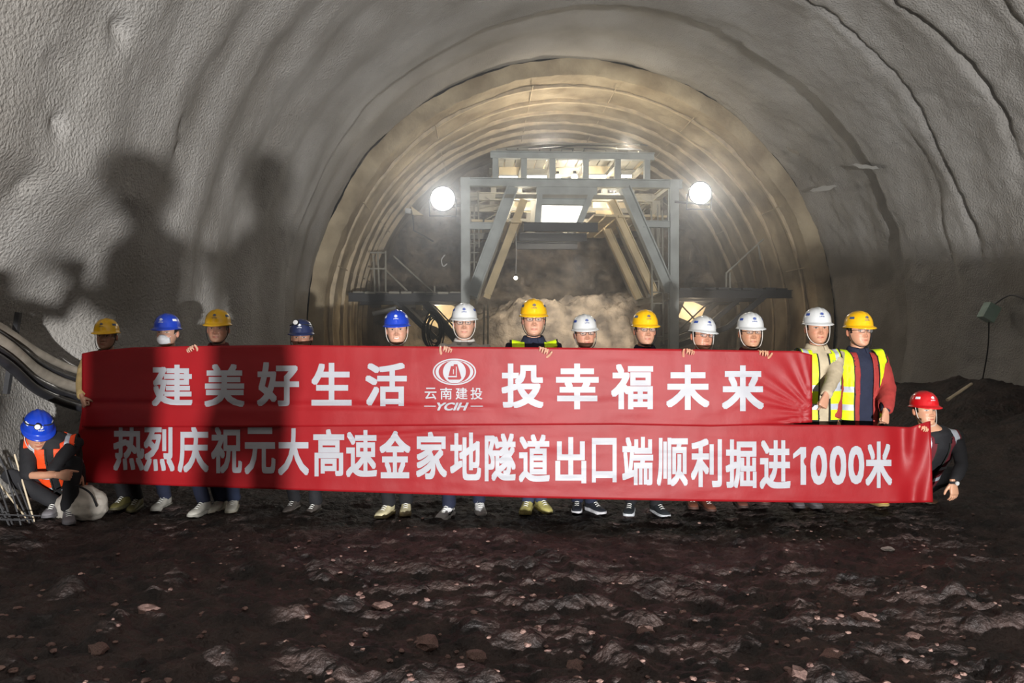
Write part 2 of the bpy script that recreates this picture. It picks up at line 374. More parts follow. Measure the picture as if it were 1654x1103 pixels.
# ---------------------------------------------------------------- steel ribs in the unlined stretch
m_rib = mat('rib_steel', srgb(200, 184, 156), .5, .0, var=.18, scale=5, bump=.002)
m_steel = mat('gantry_steel', srgb(168, 174, 172), .55, .1, var=.15, scale=3)
m_steel2 = mat('gantry_steel_dusty', srgb(150, 146, 134), .7, 0, var=.2, scale=3)
m_dark = mat('dark_steel', srgb(58, 58, 60), .6, .2, var=.2, scale=4)
m_cream = mat('lit_cream', srgb(214, 196, 158), .7, var=.15, scale=3)  # cream of the boards; on the legs it is lamplight put into colour
m_white = mat('white_enamel', srgb(206, 206, 204), .45, var=.04)
m_glow = mat('lamp_face', (1, 1, 1), .3, emit=(1, .96, .86), estr=28)
m_glow2 = mat('lamp_tube', (1, 1, 1), .3, emit=(1, .95, .84), estr=7)
m_black = mat('black_rubber', srgb(26, 26, 28), .55, var=.2)
m_gtarp = mat('dark_tarp', srgb(62, 66, 72), .8, var=.3, scale=2, bump=.01, bscale=6)
wf = bpy.data.objects['wall_far']
def arch(y, r, wy, hr, t0, t1, n=72):
    mb = MB(); vs = []; fs = []
    prof = [(-wy / 2, 0), (wy / 2, 0), (wy / 2, .02), (.012, .02), (.012, hr), (-.012, hr), (-.012, .02), (-wy / 2, .02)]
    m = len(prof)
    for i in range(n + 1):
        t = t0 + (t1 - t0) * i / n
        for dy, dr in prof: vs.append((TX + (r + dr) * math.cos(t), y + dy, TZ + (r + dr) * math.sin(t)))
    for i in range(n):
        for k in range(m): k2 = (k + 1) % m; fs.append((i * m + k, i * m + k2, (i + 1) * m + k2, (i + 1) * m + k))
    return mb.add(vs, fs)
for i, (y, r) in enumerate([(17.85, 5.76), (18.7, 5.66), (19.5, 5.62), (20.35, 5.60), (21.2, 5.60), (22.1, 5.58)]):
    arch(y, r, .09, .16, math.radians(-18), math.radians(198)).build('steel_rib', m_rib, wf)
# tie bars between the ribs
for t in (150, 166, 30, 14, 125, 60, 100, 80):
    a = math.radians(t); MB().tube([(TX + 5.75 * math.cos(a), 17.5, TZ + 5.75 * math.sin(a)), (TX + 5.65 * math.cos(a), 22.3, TZ + 5.65 * math.sin(a))], .013, 6).build('tie_bar', m_rib, wf)

# ---------------------------------------------------------------- drilling gantry
GD = 16.8
def G(px, py, D=GD): return at(px, py, D)
gz = lambda py: G(900, py).z
def GX(px): return G(px, 400).x
gy0 = G(925, 400).y
gan = empty('drilling_gantry', (TX, gy0, 0), 'tall grey steel work gantry on splayed legs before the rock face', 'gantry')
def gb(name, a, b, w, h, m=None, ib=True, lab=None): return MB().beam(a, b, w, h, ibeam=ib).build(name, m or m_steel, gan, label=lab)
XL, XR = GX(752), GX(1090)
rows = [gy0, gy0 + 1.7, gy0 + 3.4]
for k, y in enumerate(rows):
    P = lambda px, py: Vector((GX(px), y, gz(py)))
    ms = m_steel if k == 0 else m_steel2
    for px in (752, 1090): gb('column', Vector((GX(px), y, zf(GX(px), y) - .02)), P(px, 290), .2, .2, ms)
    gb('cross_beam', P(744, 296), P(1104, 296), .16, .19, ms)
    gb('top_beam', P(792, 252), P(1058, 252), .15, .16, ms)
    for px in (800, 846, 892, 946, 998, 1046): gb('post', P(px, 290), P(px, 258), .13, .13, ms, ib=False)
    gb('leg', P(762, 478), P(828, 303), .28, .26, ms); gb('leg', P(1084, 470), P(1010, 303), .25, .24, ms)
    if k < 2:
        gb('leg', P(1066, 474) + Vector((0, .35, 0)), P(992, 318) + Vector((0, .35, 0)), .18, .18, m_cream)  # steel legs, their lamplight put into the cream colour
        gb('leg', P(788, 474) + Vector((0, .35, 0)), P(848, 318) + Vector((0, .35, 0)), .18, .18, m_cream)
    gb('tie_beam', P(752, 366), P(798, 366), .13, .15, ms); gb('tie_beam', P(1040, 361), P(1090, 361), .13, .15, ms)
    gb('hanger', P(872, 303), P(868, 360), .13, .13, ms, ib=False); gb('hanger', P(957, 308), P(936, 360), .13, .13, ms, ib=False)
    gb('cross_beam', P(866, 309), P(964, 309), .1, .17, ms, ib=False)
    gb('cross_beam', P(874, 326), P(946, 326), .12, .15, ms)
    gb('cross_beam', P(846, 367), P(966, 367), .14, .2, m_dark)
    gb('cross_beam', P(800, 318), P(1010, 318), .1, .08, m_steel2, ib=False)
    for sx, pa, pb in ((-1, 566, 752), (1, 1090, 1286)):
        gb('wing_beam', P(pa, 481 if sx < 0 else 474), P(pb, 481 if sx < 0 else 474), .15, .19, m_dark)
    gb('wing_brace', P(625, 474), P(702, 548), .07, .07, m_dark, ib=False); gb('wing_brace', P(688, 490), P(745, 560), .16, .16, m_dark)
    gb('wing_brace', P(1240, 478), P(1180, 528), .12, .12, m_dark); gb('wing_brace', P(1180, 528), P(1092, 560), .12, .12, m_dark)
for px in (752, 1090): gb('side_rail', Vector((GX(px), rows[0], gz(296))), Vector((GX(px), rows[2], gz(296))), .15, .15, m_steel2)
for px in (800, 846, 892, 946, 998, 1046): gb('deck_joist', Vector((GX(px), rows[0], gz(262))), Vector((GX(px), rows[2] + .6, gz(262))), .1, .1, m_steel2)
for px in (762, 1084): gb('sill_beam', Vector((GX(px), rows[0], gz(478))), Vector((GX(px), rows[2], gz(478))), .16, .16, m_steel2)
for px in (752, 1090): gb('skid', Vector((GX(px), rows[0] - .3, .1)), Vector((GX(px), rows[2] + .3, .1)), .25, .2, m_dark)
# deck planks: top deck and the two wings
def plank_run(xa, xb, z, y0, y1, n, m, nm='deck_plank'):
    for i in range(n):
        x = xa + (xb - xa) * (i + .5) / n
        MB().box((x, (y0 + y1) / 2 + random.uniform(-.1, .1), z + random.uniform(-.01, .01)), ((xb - xa) / n * .86, y1 - y0, .05), Matrix.Rotation(random.uniform(-.015, .015), 3, 'Y')).build(nm, m, gan)
plank_run(GX(800), GX(1050), gz(243.5), rows[0], rows[2] + .6, 14, m_steel2)
plank_run(GX(572), GX(745), gz(474), rows[0] - .1, rows[2] + .6, 9, m_steel2)
plank_run(GX(1098), GX(1280), gz(466), rows[0] - .1, rows[2] + .6, 9, m_dark)
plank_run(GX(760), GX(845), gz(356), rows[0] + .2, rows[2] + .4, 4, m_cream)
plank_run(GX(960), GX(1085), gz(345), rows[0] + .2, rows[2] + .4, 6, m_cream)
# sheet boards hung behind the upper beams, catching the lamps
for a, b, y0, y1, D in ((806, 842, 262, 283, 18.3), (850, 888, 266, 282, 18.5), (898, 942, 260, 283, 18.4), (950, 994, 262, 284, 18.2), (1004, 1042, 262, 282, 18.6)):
    p = (G(a, y0, D) + G(b, y1, D)) / 2; MB().box(p, ((b - a) / F * D, .03, (y1 - y0) / F * D)).build('bright_patch_board', m_cream, gan)
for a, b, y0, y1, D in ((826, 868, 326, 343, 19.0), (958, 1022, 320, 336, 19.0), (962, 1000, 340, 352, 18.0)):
    p = (G(a, y0, D) + G(b, y1, D)) / 2; MB().box(p, ((b - a) / F * D, .03, (y1 - y0) / F * D)).build('bright_patch_board', m_cream, gan)
# rails, bracing rods and ladders
def rod(a, b, r=.022, m=None, nm='rail', D=GD, Db=None): return MB().tube([G(*a, D), G(*b, Db or D)], r, 6).build(nm, m or m_steel2, gan)
for a, b in (((603, 412), (606, 474)), ((610, 408), (613, 474)), ((623, 405), (623, 476)), ((598, 434), (624, 434)), ((598, 408), (622, 408)),
             ((636, 414), (704, 476)), ((624, 437), (658, 470)), ((1233, 386), (1172, 442)), ((1173, 440), (1173, 468)), ((1179, 440), (1179, 468)), ((1225, 396), (1228, 420)),
             ((702, 462), (702, 476)), ((788, 492), (788, 560)), ((782, 492), (781, 560)), ((766, 330), (766, 440)), ((772, 310), (774, 400)), ((1052, 340), (1054, 556)), ((1062, 330), (1064, 470)), ((1070, 340), (1072, 556))):
    rod(a, b, D=GD + .15)
for k in range(9): rod((1052, 400 + k * 18), (1071, 400 + k * 18), .016, nm='rung', D=GD + .15)
for k in range(8): rod((758, 318 + k * 15), (774, 318 + k * 15), .016, nm='rung', D=GD + .15)
random.seed(5)
for k in range(16):      # loose lashed rods in the right and left bays
    x = random.uniform(1012, 1076); y = random.uniform(305, 350); rod((x, y), (x + random.uniform(-28, 28), y + random.uniform(-5, 30)), .014, D=random.uniform(17.4, 19))
for k in range(8):
    x = random.uniform(768, 812); y = random.uniform(310, 350); rod((x, y), (x + random.uniform(-22, 22), y + random.uniform(-8, 12)), .014, D=random.uniform(17.4, 19))
# X bracing under the wings
for a, b in (((700, 492), (745, 540)), ((745, 492), (705, 545)), ((715, 518), (748, 519)), ((1100, 492), (1140, 535)), ((1145, 488), (1100, 530)), ((1085, 560), (1085, 480))):
    rod(a, b, .02, m_dark, 'wind_brace', D=GD + .9)
for a, b, y0, y1, D in ((616, 645, 490, 497, 18.4), (672, 682, 489, 500, 18.4), (694, 742, 490, 532, 19.4), (1100, 1135, 488, 520, 19.2)):  # boards added in place of bright patches of light under the wings
    p = (G(a, y0, D) + G(b, y1, D)) / 2; MB().box(p, ((b - a) / F * D, .03, (y1 - y0) / F * D), Matrix.Rotation(.4 if y1 - y0 > 20 else 0, 3, 'Y')).build('bright_patch_board', m_cream, gan)
# bundle of bent bars and hose lying on the top deck
bb = empty('bar_bundle', (GX(930), gy0 + .8, gz(240)), 'bundle of bent dark bars lying on the top deck of the gantry', 'steel bars')
for k in range(16):
    y = gy0 + .2 + k * .1; x0 = random.uniform(796, 850); x1 = random.uniform(960, 1052); h = random.uniform(0, 3)
    MB().tube(spline([Vector((GX(x0), y, gz(240 - h))), Vector((GX(x0 + 40), y, gz(236 - h))), Vector((GX((x0 + x1) / 2), y, gz(230 - h))), Vector((GX(x1 - 20), y, gz(229 - h))), Vector((GX(x1), y, gz(231 - h)))], 5), .018, 6).build('bar', m_dark if k % 3 else m_steel2, bb, True)
t = MB()
t.tube([Vector((GX(875), gy0 + .6, gz(238))), Vector((GX(905), gy0 + .6, gz(236))), Vector((GX(950), gy0 + .6, gz(236))), Vector((GX(968), gy0 + .6, gz(239)))], [.05, .11, .12, .06], 10)
prop(t.build('rolled_sheet', m_gtarp, None, True), 'dark rolled sheet resting on the top deck of the gantry', 'tarpaulin')
# flood lamps
def flood(px, py, D, r, lab, aim_dn=0):
    p = G(px, py, D); e = empty('flood_lamp', p, lab, 'lamp', 'flood lamps on the gantry')
    h = MB(); vs = []; n = 20
    for rr, dy in ((r * 1.02, 0), (r * 1.12, -.02), (r * 1.12, .02), (r * .95, .10), (r * .5, .18), (.02, .2)):
        for k in range(n): a = 2 * PI * k / n; vs.append(p + Vector((rr * math.cos(a), dy, rr * math.sin(a))))
    fs = [(i * n + k, i * n + (k + 1) % n, (i + 1) * n + (k + 1) % n, (i + 1) * n + k) for i in range(5) for k in range(n)]
    h.add(vs, fs).build('housing', m_dark, e, True)
    h = MB(); h.add([p + Vector((r * math.cos(2 * PI * k / n), -.005, r * math.sin(2 * PI * k / n))) for k in range(n)], [tuple(range(n))]).build('lens', m_glow, e, label='glaring white lens')
    h = MB(); h.tube([p + Vector((-r * 1.15, .05, 0)), p + Vector((-r * 1.15, .12, -r * 1.4)), p + Vector((r * 1.15, .12, -r * 1.4)), p + Vector((r * 1.15, .05, 0))], .02, 6).build('bracket', m_dark, e)
    return e
e1 = flood(715, 321, 16.45, .26, 'round flood lamp glaring white, left of the gantry beams')
e2 = flood(1131, 312, 16.45, .24, 'round flood lamp glaring white, right of the gantry beams')
rod((700, 338), (752, 330), .03, m_dark, 'lamp_arm', D=16.62); rod((1090, 326), (1146, 330), .03, m_dark, 'lamp_arm', D=16.62)
# batten lamps behind the second beam
for a, b, y, D in ((806, 836, 287, 17.6), (850, 883, 286, 17.6), (952, 979, 285.5, 17.6), (1004, 1020, 285, 17.6)):
    e = empty('batten_lamp', G((a + b) / 2, y, D), {806: 'leftmost white batten lamp above the gantry cross beam', 850: 'second white batten lamp from the left above the gantry cross beam', 952: 'white batten lamp just right of the two round bulbs', 1004: 'short rightmost white batten lamp above the gantry cross beam'}[a], 'lamp', 'batten lamps along the gantry cross beam')
    MB().tube([G(a, y, D), G(b, y, D)], .035, 8).build('tube', m_glow2, e); MB().box((G(a, y - 3, D) + G(b, y - 3, D)) / 2, ((b - a) / F * D, .08, .03)).build('fitting', m_white, e)
def bulb(px, py, D, r, lab, wire=None):
    e = empty('bulb_lamp', G(px, py, D), lab, 'lamp'); c = G(px, py, D); n = 10; vs = []; fs = []
    for i in range(1, 6):
        for k in range(n): a = 2 * PI * k / n; t = PI * i / 6; vs.append(c + Vector((r * math.sin(t) * math.cos(a), r * math.sin(t) * math.sin(a), r * math.cos(t))))
    fs = [(i * n + k, i * n + (k + 1) % n, (i + 1) * n + (k + 1) % n, (i + 1) * n + k) for i in range(4) for k in range(n)] + [tuple(range(n)), tuple(range(5 * n - 1, 4 * n - 1, -1))]
    MB().add(vs, fs).build('bulb', m_glow2, e, True)
    MB().tube([c + Vector((0, 0, r * .8)), c + Vector((0, 0, r * 1.8))], r * .5, 8).build('socket', m_black, e)
    if wire: MB().tube(spline([c + Vector((0, 0, r)), G(px + 1, (py + wire) / 2, D), G(px, wire, D)], 4), .008, 5).build('wire', m_white, e)
bulb(901, 286, 17.5, .075, 'left of two round bulbs between the gantry posts'); bulb(928, 286, 17.5, .08, 'right of two round bulbs between the gantry posts')
bulb(833, 449, 18.0, .05, 'small bulb hanging on a long wire inside the gantry', 366)
# glowing panel put in for the bright patch in the middle bay
pl = empty('glow_panel', G(910, 346, 18.6), 'wide white glowing panel added in the middle bay of the gantry', 'lamp')
p = G(908, 346, 18.4); MB().box(p, (.98, .03, .42)).build('glow_face', mat('panel_glow', (1, 1, 1), .3, emit=(1, .97, .88), estr=3.2), pl); MB().box(p + Vector((0, .05, 0)), (1.06, .06, .5)).build('frame', m_white, pl)
# bracket lamp out on the left
sp = empty('work_lamp', G(667, 342, 17), 'small cream work lamp on a bracket left of the gantry', 'lamp')
v = [G(664, 333, 17), G(683, 347, 17), G(667, 347, 17)]; v = v + [q + Vector((0, .15, 0)) for q in v]
MB().add(v, [(0, 1, 2), (5, 4, 3), (0, 3, 4, 1), (1, 4, 5, 2), (2, 5, 3, 0)]).build('shade', m_cream, sp)
MB().tube([G(655, 340, 17), G(664, 341, 17)], .06, 10).build('lamp_head', m_white, sp); MB().tube([G(667, 347, 17.05), G(668, 372, 17.05), G(700, 390, 17.05)], .02, 6).build('arm', m_dark, sp)
# coiled cable and hose hanging from the left wing
cb = empty('cable_coil', G(700, 530, 16.5), 'black cable hung in coils under the left wing of the gantry', 'cable')
for k in range(7):
    c = G(700 + random.uniform(-6, 6), 528 + random.uniform(-10, 12), 16.5 + k * .03); rx = random.uniform(.10, .2); rz = random.uniform(.25, .45)
    MB().tube([c + Vector((rx * math.cos(a), 0, rz * math.sin(a))) for a in [2 * PI * i / 22 for i in range(23)]], .018, 6).build('loop', m_black, cb, True)
hp = MB(); hp.tube([G(602, 507, 16.6), G(640, 498, 16.6)], .05, 8); prop(hp.build('white_pipe', m_white, None, True), 'short white pipe slung under the left wing of the gantry', 'pipe')
MB().tube(spline([G(718, 412, 16.7), G(713, 420, 16.7), G(716, 430, 16.7), G(722, 426, 16.7)], 5), .014, 5).build('hook_cable', m_white, gan, True)
# light of the gantry lamps, with added fills for upper bays, bench and face
lamp('gantry_crown_lamp', 'POINT', (TX - .6, 18.3, gz(215)), 130, (1, .90, .76), .15)
lamp('gantry_crown_lamp_right', 'POINT', G(1013, 234, 17.3), 60, (1, .9, .72), .1)
lamp('gantry_deck_lamp', 'POINT', (TX + .1, 18.6, gz(303)), 190, (1, .93, .82), .12)
lamp('upper_bay_fill', 'POINT', G(925, 272, 17.7), 35, (1, .93, .8), .08)  # added fill to brighten the boards in the top bays
lamp('bay_fill_inner_left', 'POINT', G(846, 322, 17.9), 42, (1, .93, .8), .08)  # added fill, brightens the cream boards of the left bay
lamp('bay_fill_inner_right', 'POINT', G(992, 312, 17.9), 48, (1, .93, .8), .08)  # added fill, brightens the cream boards of the right bay
lamp('bay_lamp_left', 'POINT', G(705, 500, 18.6), 45, (1, .84, .6), .1)
lamp('bay_lamp_right', 'POINT', G(1120, 500, 18.6), 40, (1, .8, .58), .1)
lamp('bench_fill', 'SPOT', (TX, 17.1, 3.4), 900, (1, .92, .82), .25, (TX + .1, 19.6, 1.75), 74, .35)  # unseen spot added to light the bench and leave the upper face dark
for px_ in (862, 914): lamp('face_patch_fill', 'SPOT', at(px_ + 6, 392, 21.2), 75, (1, .88, .78), .02, at(px_, 405, 23.6), 27, .35)  # unseen spots added for the strip of light falling through a gap
# ---------------------------------------------------------------- dust haze hanging round the gantry
mh = bpy.data.materials.new('dust_haze'); mh.use_nodes = True; nt = mh.node_tree; nt.nodes.remove(nt.nodes['Principled BSDF'])
vs_ = nt.nodes.new('ShaderNodeVolumeScatter'); vs_.inputs['Density'].default_value = .036; vs_.inputs['Anisotropy'].default_value = .7; vs_.inputs['Color'].default_value = (.92, .95, 1, 1)
nt.links.new(vs_.outputs[0], nt.nodes['Material Output'].inputs['Volume'])
hz = MB(); n_ = 30; q_ = [(TX + 5.35 * math.cos(t), TZ + 5.35 * math.sin(t)) for t in [math.radians(-12 + 204 * k / (n_ - 1)) for k in range(n_)]]
hz.add([(x, 8.4, z) for x, z in q_] + [(x, 22.2, z) for x, z in q_], [tuple(range(n_)), tuple(2 * n_ - 1 - k for k in range(n_))] + [(k, n_ + k, n_ + (k + 1) % n_, (k + 1) % n_) for k in range(n_)]); o = hz.build('dust_haze', mh); prop(o, 'thin pale dust haze hanging round the gantry lamps', 'haze', kind='stuff')
# ---------------------------------------------------------------- people
ST = 1.79                                      # standard figure: helmet top above ground
def skin_mat(name, rough=.45): return mat(name, (1, 1, 1), rough, attr='Col', spec=.45, bump=.0004, bscale=300)
m_skin = skin_mat('skin')
def cl(name, c, **k):
    k.setdefault('rough', .85); k.setdefault('var', .10); k.setdefault('scale', 12); k.setdefault('bump', .0015); k.setdefault('bscale', 90); return mat(name, srgb(*c), **k)
m_navy = cl('navy_cloth', (24, 30, 52)); m_blk = cl('black_cloth', (24, 24, 28)); m_khaki = cl('khaki_cloth', (150, 128, 84)); m_beige = cl('beige_cloth', (176, 162, 136))
m_redj = cl('brick_red_cloth', (150, 46, 42)); m_marn = cl('maroon_cloth', (92, 24, 34)); m_jean = cl('denim', (44, 54, 80)); m_grey = cl('grey_cloth', (92, 92, 96)); m_lt = cl('light_cloth', (190, 186, 180)); m_dkred = cl('dark_red_cloth', (92, 34, 34))
m_hiv = cl('hi_vis_yellow', (206, 236, 20), rough=.6); m_hio = cl('hi_vis_orange', (240, 74, 22), rough=.6); m_refl = mat('reflective_tape', srgb(176, 182, 192), .35, var=.04, spec=.7); m_trim = cl('vest_binding', (30, 34, 30))
HC = {'yellow': (232, 178, 6), 'white': (200, 202, 202), 'blue': (22, 60, 176), 'navy': (28, 38, 74), 'red': (190, 16, 26)}
m_hel = {k: mat('helmet_' + k, srgb(*c), .28, var=.02, spec=.5, coat=.3) for k, c in HC.items()}
m_dec = {'yellow': mat('decal_slate', srgb(60, 84, 120), .5), 'white': mat('decal_blue', srgb(40, 70, 150), .5), 'blue': mat('decal_white', srgb(225, 228, 235), .5)}
m_dec['navy'] = m_dec['blue']; m_dec['red'] = m_dec['blue']
m_glass = mat('spectacle_lens', srgb(225, 232, 235), .05, alpha=.10, spec=.8); m_frame = mat('spectacle_frame', srgb(50, 48, 50), .35); m_mask = mat('white_mask', srgb(232, 234, 238), .8, bump=.001)
m_lace = mat('lace', srgb(225, 225, 220), .7)

def remesh(mb, vox, it=5):
    me = bpy.data.meshes.new('r'); me.from_pydata([tuple(v) for v in mb.v], [], mb.f); o = bpy.data.objects.new('r', me); C.objects.link(o)
    r = o.modifiers.new('r', 'REMESH'); r.mode = 'VOXEL'; r.voxel_size = vox
    if it: s = o.modifiers.new('s', 'SMOOTH'); s.iterations = it; s.factor = .5
    dg = bpy.context.evaluated_depsgraph_get(); dg.update(); e = bpy.data.meshes.new_from_object(o.evaluated_get(dg))
    n = len(e.vertices); v = np.empty(n * 3); e.vertices.foreach_get('co', v); v = v.reshape(-1, 3)
    nm = np.empty(n * 3); e.vertices.foreach_get('normal', nm); nm = nm.reshape(-1, 3)
    f = [list(p.vertices) for p in e.polygons]; bpy.data.objects.remove(o); return v, f, nm
def ell(mb, rings, n=20, ex=2.3, Mx=None):
    """closed loft of super-ellipse rings (cx, cy, cz, rx, ry)"""
    vs = []; fs = []
    for cx, cy, cz, rx, ry in rings:
        for k in range(n):
            a = 2 * PI * k / n; c, s = math.cos(a), math.sin(a)
            p = Vector((cx + rx * math.copysign(abs(c) ** (2 / ex), c), cy + ry * math.copysign(abs(s) ** (2 / ex), s), cz)); vs.append(Mx @ p if Mx else p)
    m = len(rings)
    for i in range(m - 1):
        for k in range(n): k2 = (k + 1) % n; fs.append((i * n + k, i * n + k2, (i + 1) * n + k2, (i + 1) * n + k))
    fs.append(tuple(range(n - 1, -1, -1))); fs.append(tuple((m - 1) * n + k for k in range(n)))
    return mb.add(vs, fs)
def ik(a, b, l1, l2, pole):
    a = Vector(a); b = Vector(b); d = b - a; L = d.length
    if L > (l1 + l2) * .998: b = a + d * ((l1 + l2) * .998 / L); d = b - a; L = d.length
    x = (l1 * l1 - l2 * l2 + L * L) / (2 * L); h = math.sqrt(max(0, l1 * l1 - x * x)); d.normalize(); pole = Vector(pole)
    q = (pole - d * pole.dot(d)).normalized(); return a + d * x + q * h, b
# ---- head, in head coordinates: chin bottom at z=0, facing -Y
HZ = [-.004, .0, .008, .02, .05, .08, .11, .14, .17, .195, .214, .224, .228]
HW = [.012, .024, .036, .048, .0615, .069, .073, .0755, .0755, .066, .046, .024, .002]
HF = [-.045, -.072, -.083, -.087, -.086, -.085, -.083, -.087, -.086, -.075, -.052, -.024, .008]
HB = [-.015, .000, .012, .024, .052, .075, .090, .099, .100, .086, .062, .036, .012]
def g2(x, z, cx, cz, sx, sz): return np.exp(-((x - cx) / sx) ** 2 - ((z - cz) / sz) ** 2)
def head_grid(fat=1.0, smile=0.0):
    nz, na = 84, 88
    z = np.interp(np.linspace(0, 1, nz), [0, .08, .85, 1], [-.004, .01, .2, .228]); 
    u = np.linspace(-1, 1, na, endpoint=False); a = PI * (u * .55 + .45 * u ** 3)      # dense at the front (a=0)
    Z, A = np.meshgrid(z, a, indexing='ij'); W = np.interp(Z, HZ, HW) * np.where(Z < .1, fat, (fat + 1) / 2); Ff = np.interp(Z, HZ, HF); B = np.interp(Z, HZ, HB)
    cy = (Ff + B) / 2 * .6 + .4 * .006; s, c = np.sin(A), np.cos(A)
    X = W * np.sign(s) * np.abs(s) ** .92; Y = np.where(c > 0, cy + (Ff - cy) * np.abs(c) ** .9, cy + (B - cy) * np.abs(c) ** .95)
    fr = np.clip((c - .15) / .5, 0, 1); ax = np.abs(X)
    d = .019 * np.exp(-(X / .010) ** 2) * np.interp(Z, [.066, .075, .082, .1, .122, .135], [0, 1, 1, .62, .30, 0]) + .008 * np.exp(-(X / .016) ** 2) * g2(0 * Z, Z, 0, .078, 1, .009)
    d = d + .007 * g2(ax, Z, .0155, .0755, .006, .006) - .0105 * g2(ax, Z, .031, .1175, .017, .0105) + .0052 * g2(ax, Z, .031, .1165, .012, .0065)
    d = d + .0035 * g2(ax, Z, .028, .136, .02, .006) + .004 * g2(ax, Z, .043, .085, .018, .016) * (1 + smile) + .0055 * g2(ax, Z, 0, .046, .022, .010) - .005 * g2(ax, Z, 0, .0455 + smile * .8 * ax, .024, .0018)
    d = d + .005 * g2(ax, Z, 0, .012, .018, .010) - .003 * g2(ax, Z, 0, .029, .02, .005) - .002 * g2(ax, Z, .028, .058, .006, .016) * (1 + smile)
    Y = Y - d * fr
    return X, Y, Z, A, fr
SK = (186, 148, 127)
def head_mesh(tone=(1, 1, 1), fat=1.0, smile=0.0, hair=True, eyes=1.0):
    X, Y, Z, A, fr = head_grid(fat, smile); ax = np.abs(X); nz, na = X.shape
    base = np.array(srgb(*SK)[:3]) * np.array(tone); col = np.ones(X.shape + (3,)) * base
    def paint(m, c):
        nonlocal col; m = np.clip(m, 0, 1)[..., None]; col = col * (1 - m) + np.array(c) * m
    paint(.35 * g2(ax, Z, .043, .08, .02, .02) * fr, base * [1.15, .78, .75]); paint(.4 * g2(ax, Z, 0, .078, .014, .012) * fr, base * [1.1, .75, .7])
    lipz = .0455 + smile * .8 * ax
    paint(.85 * (np.abs(Z - lipz) < .0062 * (1 - (ax / .027) ** 2)) * fr, base * [.95, .50, .50]); paint(.8 * (np.abs(Z - lipz) < .0014) * (ax < .025) * fr, base * .25)
    if smile > .15: paint((np.abs(Z - lipz) < .0030) * (ax < .018) * fr, (.75, .72, .68))
    eh = .0052 * eyes; ez = .1170; inn = ((ax - .031) / .0150) ** 2 + ((Z - ez) / eh) ** 2
    paint((inn < 1) * fr * .8, (.36, .31, .28)); paint(((((ax - .031) / .0062) ** 2 + ((Z - ez) / .0062) ** 2) < 1) * (inn < 1.1) * fr, (.02, .014, .01))
    paint(.9 * (np.abs(Z - (ez + eh * np.sqrt(np.clip(1 - ((ax - .031) / .017) ** 2, 0, 1)))) < .0018) * (np.abs(ax - .031) < .0165) * fr, base * .12)
    paint(.8 * (np.abs(Z - (.1345 + .10 * (ax - .02) - 4.0 * (ax - .032) ** 2)) < .0042) * (np.abs(ax - .031) < .0190) * fr, (.025, .018, .015))
    paint(.5 * g2(ax, Z, .0075, .068, .004, .002) * fr, base * .2)
    if hair: paint((Z > .158) | ((Y > -.012) & (Z > .118)) | ((Y > .02) & (Z > .06)) | ((np.abs(Y + .02) < .012) & (Z > .10)), (.018, .015, .014))
    V = np.stack([X, Y, Z], -1).reshape(-1, 3); i = np.arange(nz - 1)[:, None] * na + np.arange(na)[None]; j = np.arange(nz - 1)[:, None] * na + (np.arange(na)[None] + 1) % na
    Fc = np.stack([i, j, j + na, i + na], -1).reshape(-1, 4).tolist(); Fc.append(list(range(na))[::-1]); Fc.append([(nz - 1) * na + k for k in range(na)])
    V = V.tolist(); cc = col.reshape(-1, 3).tolist()
    for sx in (-1, 1):                                       # ears
        s0 = len(V)
        for i1 in range(9):
            for k in range(12):
                t = PI * (i1 + .5) / 9; a = 2 * PI * k / 12; yy = .0145 * math.sin(t) * math.cos(a); xx = .0065 * math.sin(t) * math.sin(a); zz = .027 * math.cos(t)
                V.append([sx * (.0745 * (fat + 1) / 2 + .002 + xx + (yy + .01) * .32), .012 + yy + zz * .2, .1 + zz]); cc.append((base * [1.05, .85, .82] * (.7 if abs(xx) < .003 else 1)).tolist())
        for i1 in range(8):
            for k in range(12): k2 = (k + 1) % 12; Fc.append([s0 + i1 * 12 + k, s0 + i1 * 12 + k2, s0 + (i1 + 1) * 12 + k2, s0 + (i1 + 1) * 12 + k][::sx])
        Fc.append([s0 + k for k in range(12)][::-sx]); Fc.append([s0 + 96 + k for k in range(12)][::sx])
    return V, Fc, cc, base
# ---- hands, wrist at the origin, fingers along +Z, palm towards -Y, thumb towards +X
def hand_raw(curl, spread=.06, thumb=(.5, .35)):
    mb = MB()
    vs_r = [(0, 0, -.03, .026, .019), (0, 0, 0, .027, .018), (.001, 0, .03, .036, .0165), (0, -.001, .06, .041, .0155), (0, 0, .085, .041, .013), (0, 0, .094, .036, .009)]
    ell(mb, vs_r, 18, 2.6)
    for bx, L, r in ((.030, .070, .0086), (.010, .078, .0088), (-.0105, .073, .0084), (-.030, .057, .0076)):
        p = Vector((bx * .95, 0, .078)); ang = 0; P = [p]; R = [r * 1.08]; sp = bx * spread / .03
        for q, (fr_, c) in enumerate(zip((.46, .30, .24), curl)):
            ang += math.radians(c); st = L * fr_
            for h in range(2):
                P.append(P[-1] + Vector((math.sin(sp) * math.cos(ang), -math.sin(ang), math.cos(ang))) * st / 2); R.append(r * (1.0 - .07 * (q * 2 + h)) * (1.05 if h == 1 and q < 2 else 1))
        P.append(P[-1] + (P[-1] - P[-2]).normalized() * r * .5); R.append(r * .38); mb.tube(P, R, 10)
    t0, t1 = thumb; P = [Vector((.022, -.004, .012)), Vector((.040, -.010 - .02 * t1, .035)), Vector((.040 + .028 * t0, -.016 - .045 * t1, .062)), Vector((.040 + .036 * t0, -.018 - .075 * t1, .086)), Vector((.040 + .037 * t0, -.018 - .085 * t1, .094))]
    mb.tube(P, [.015, .0125, .0105, .009, .0045], 10)
    return remesh(mb, .0036, 3)
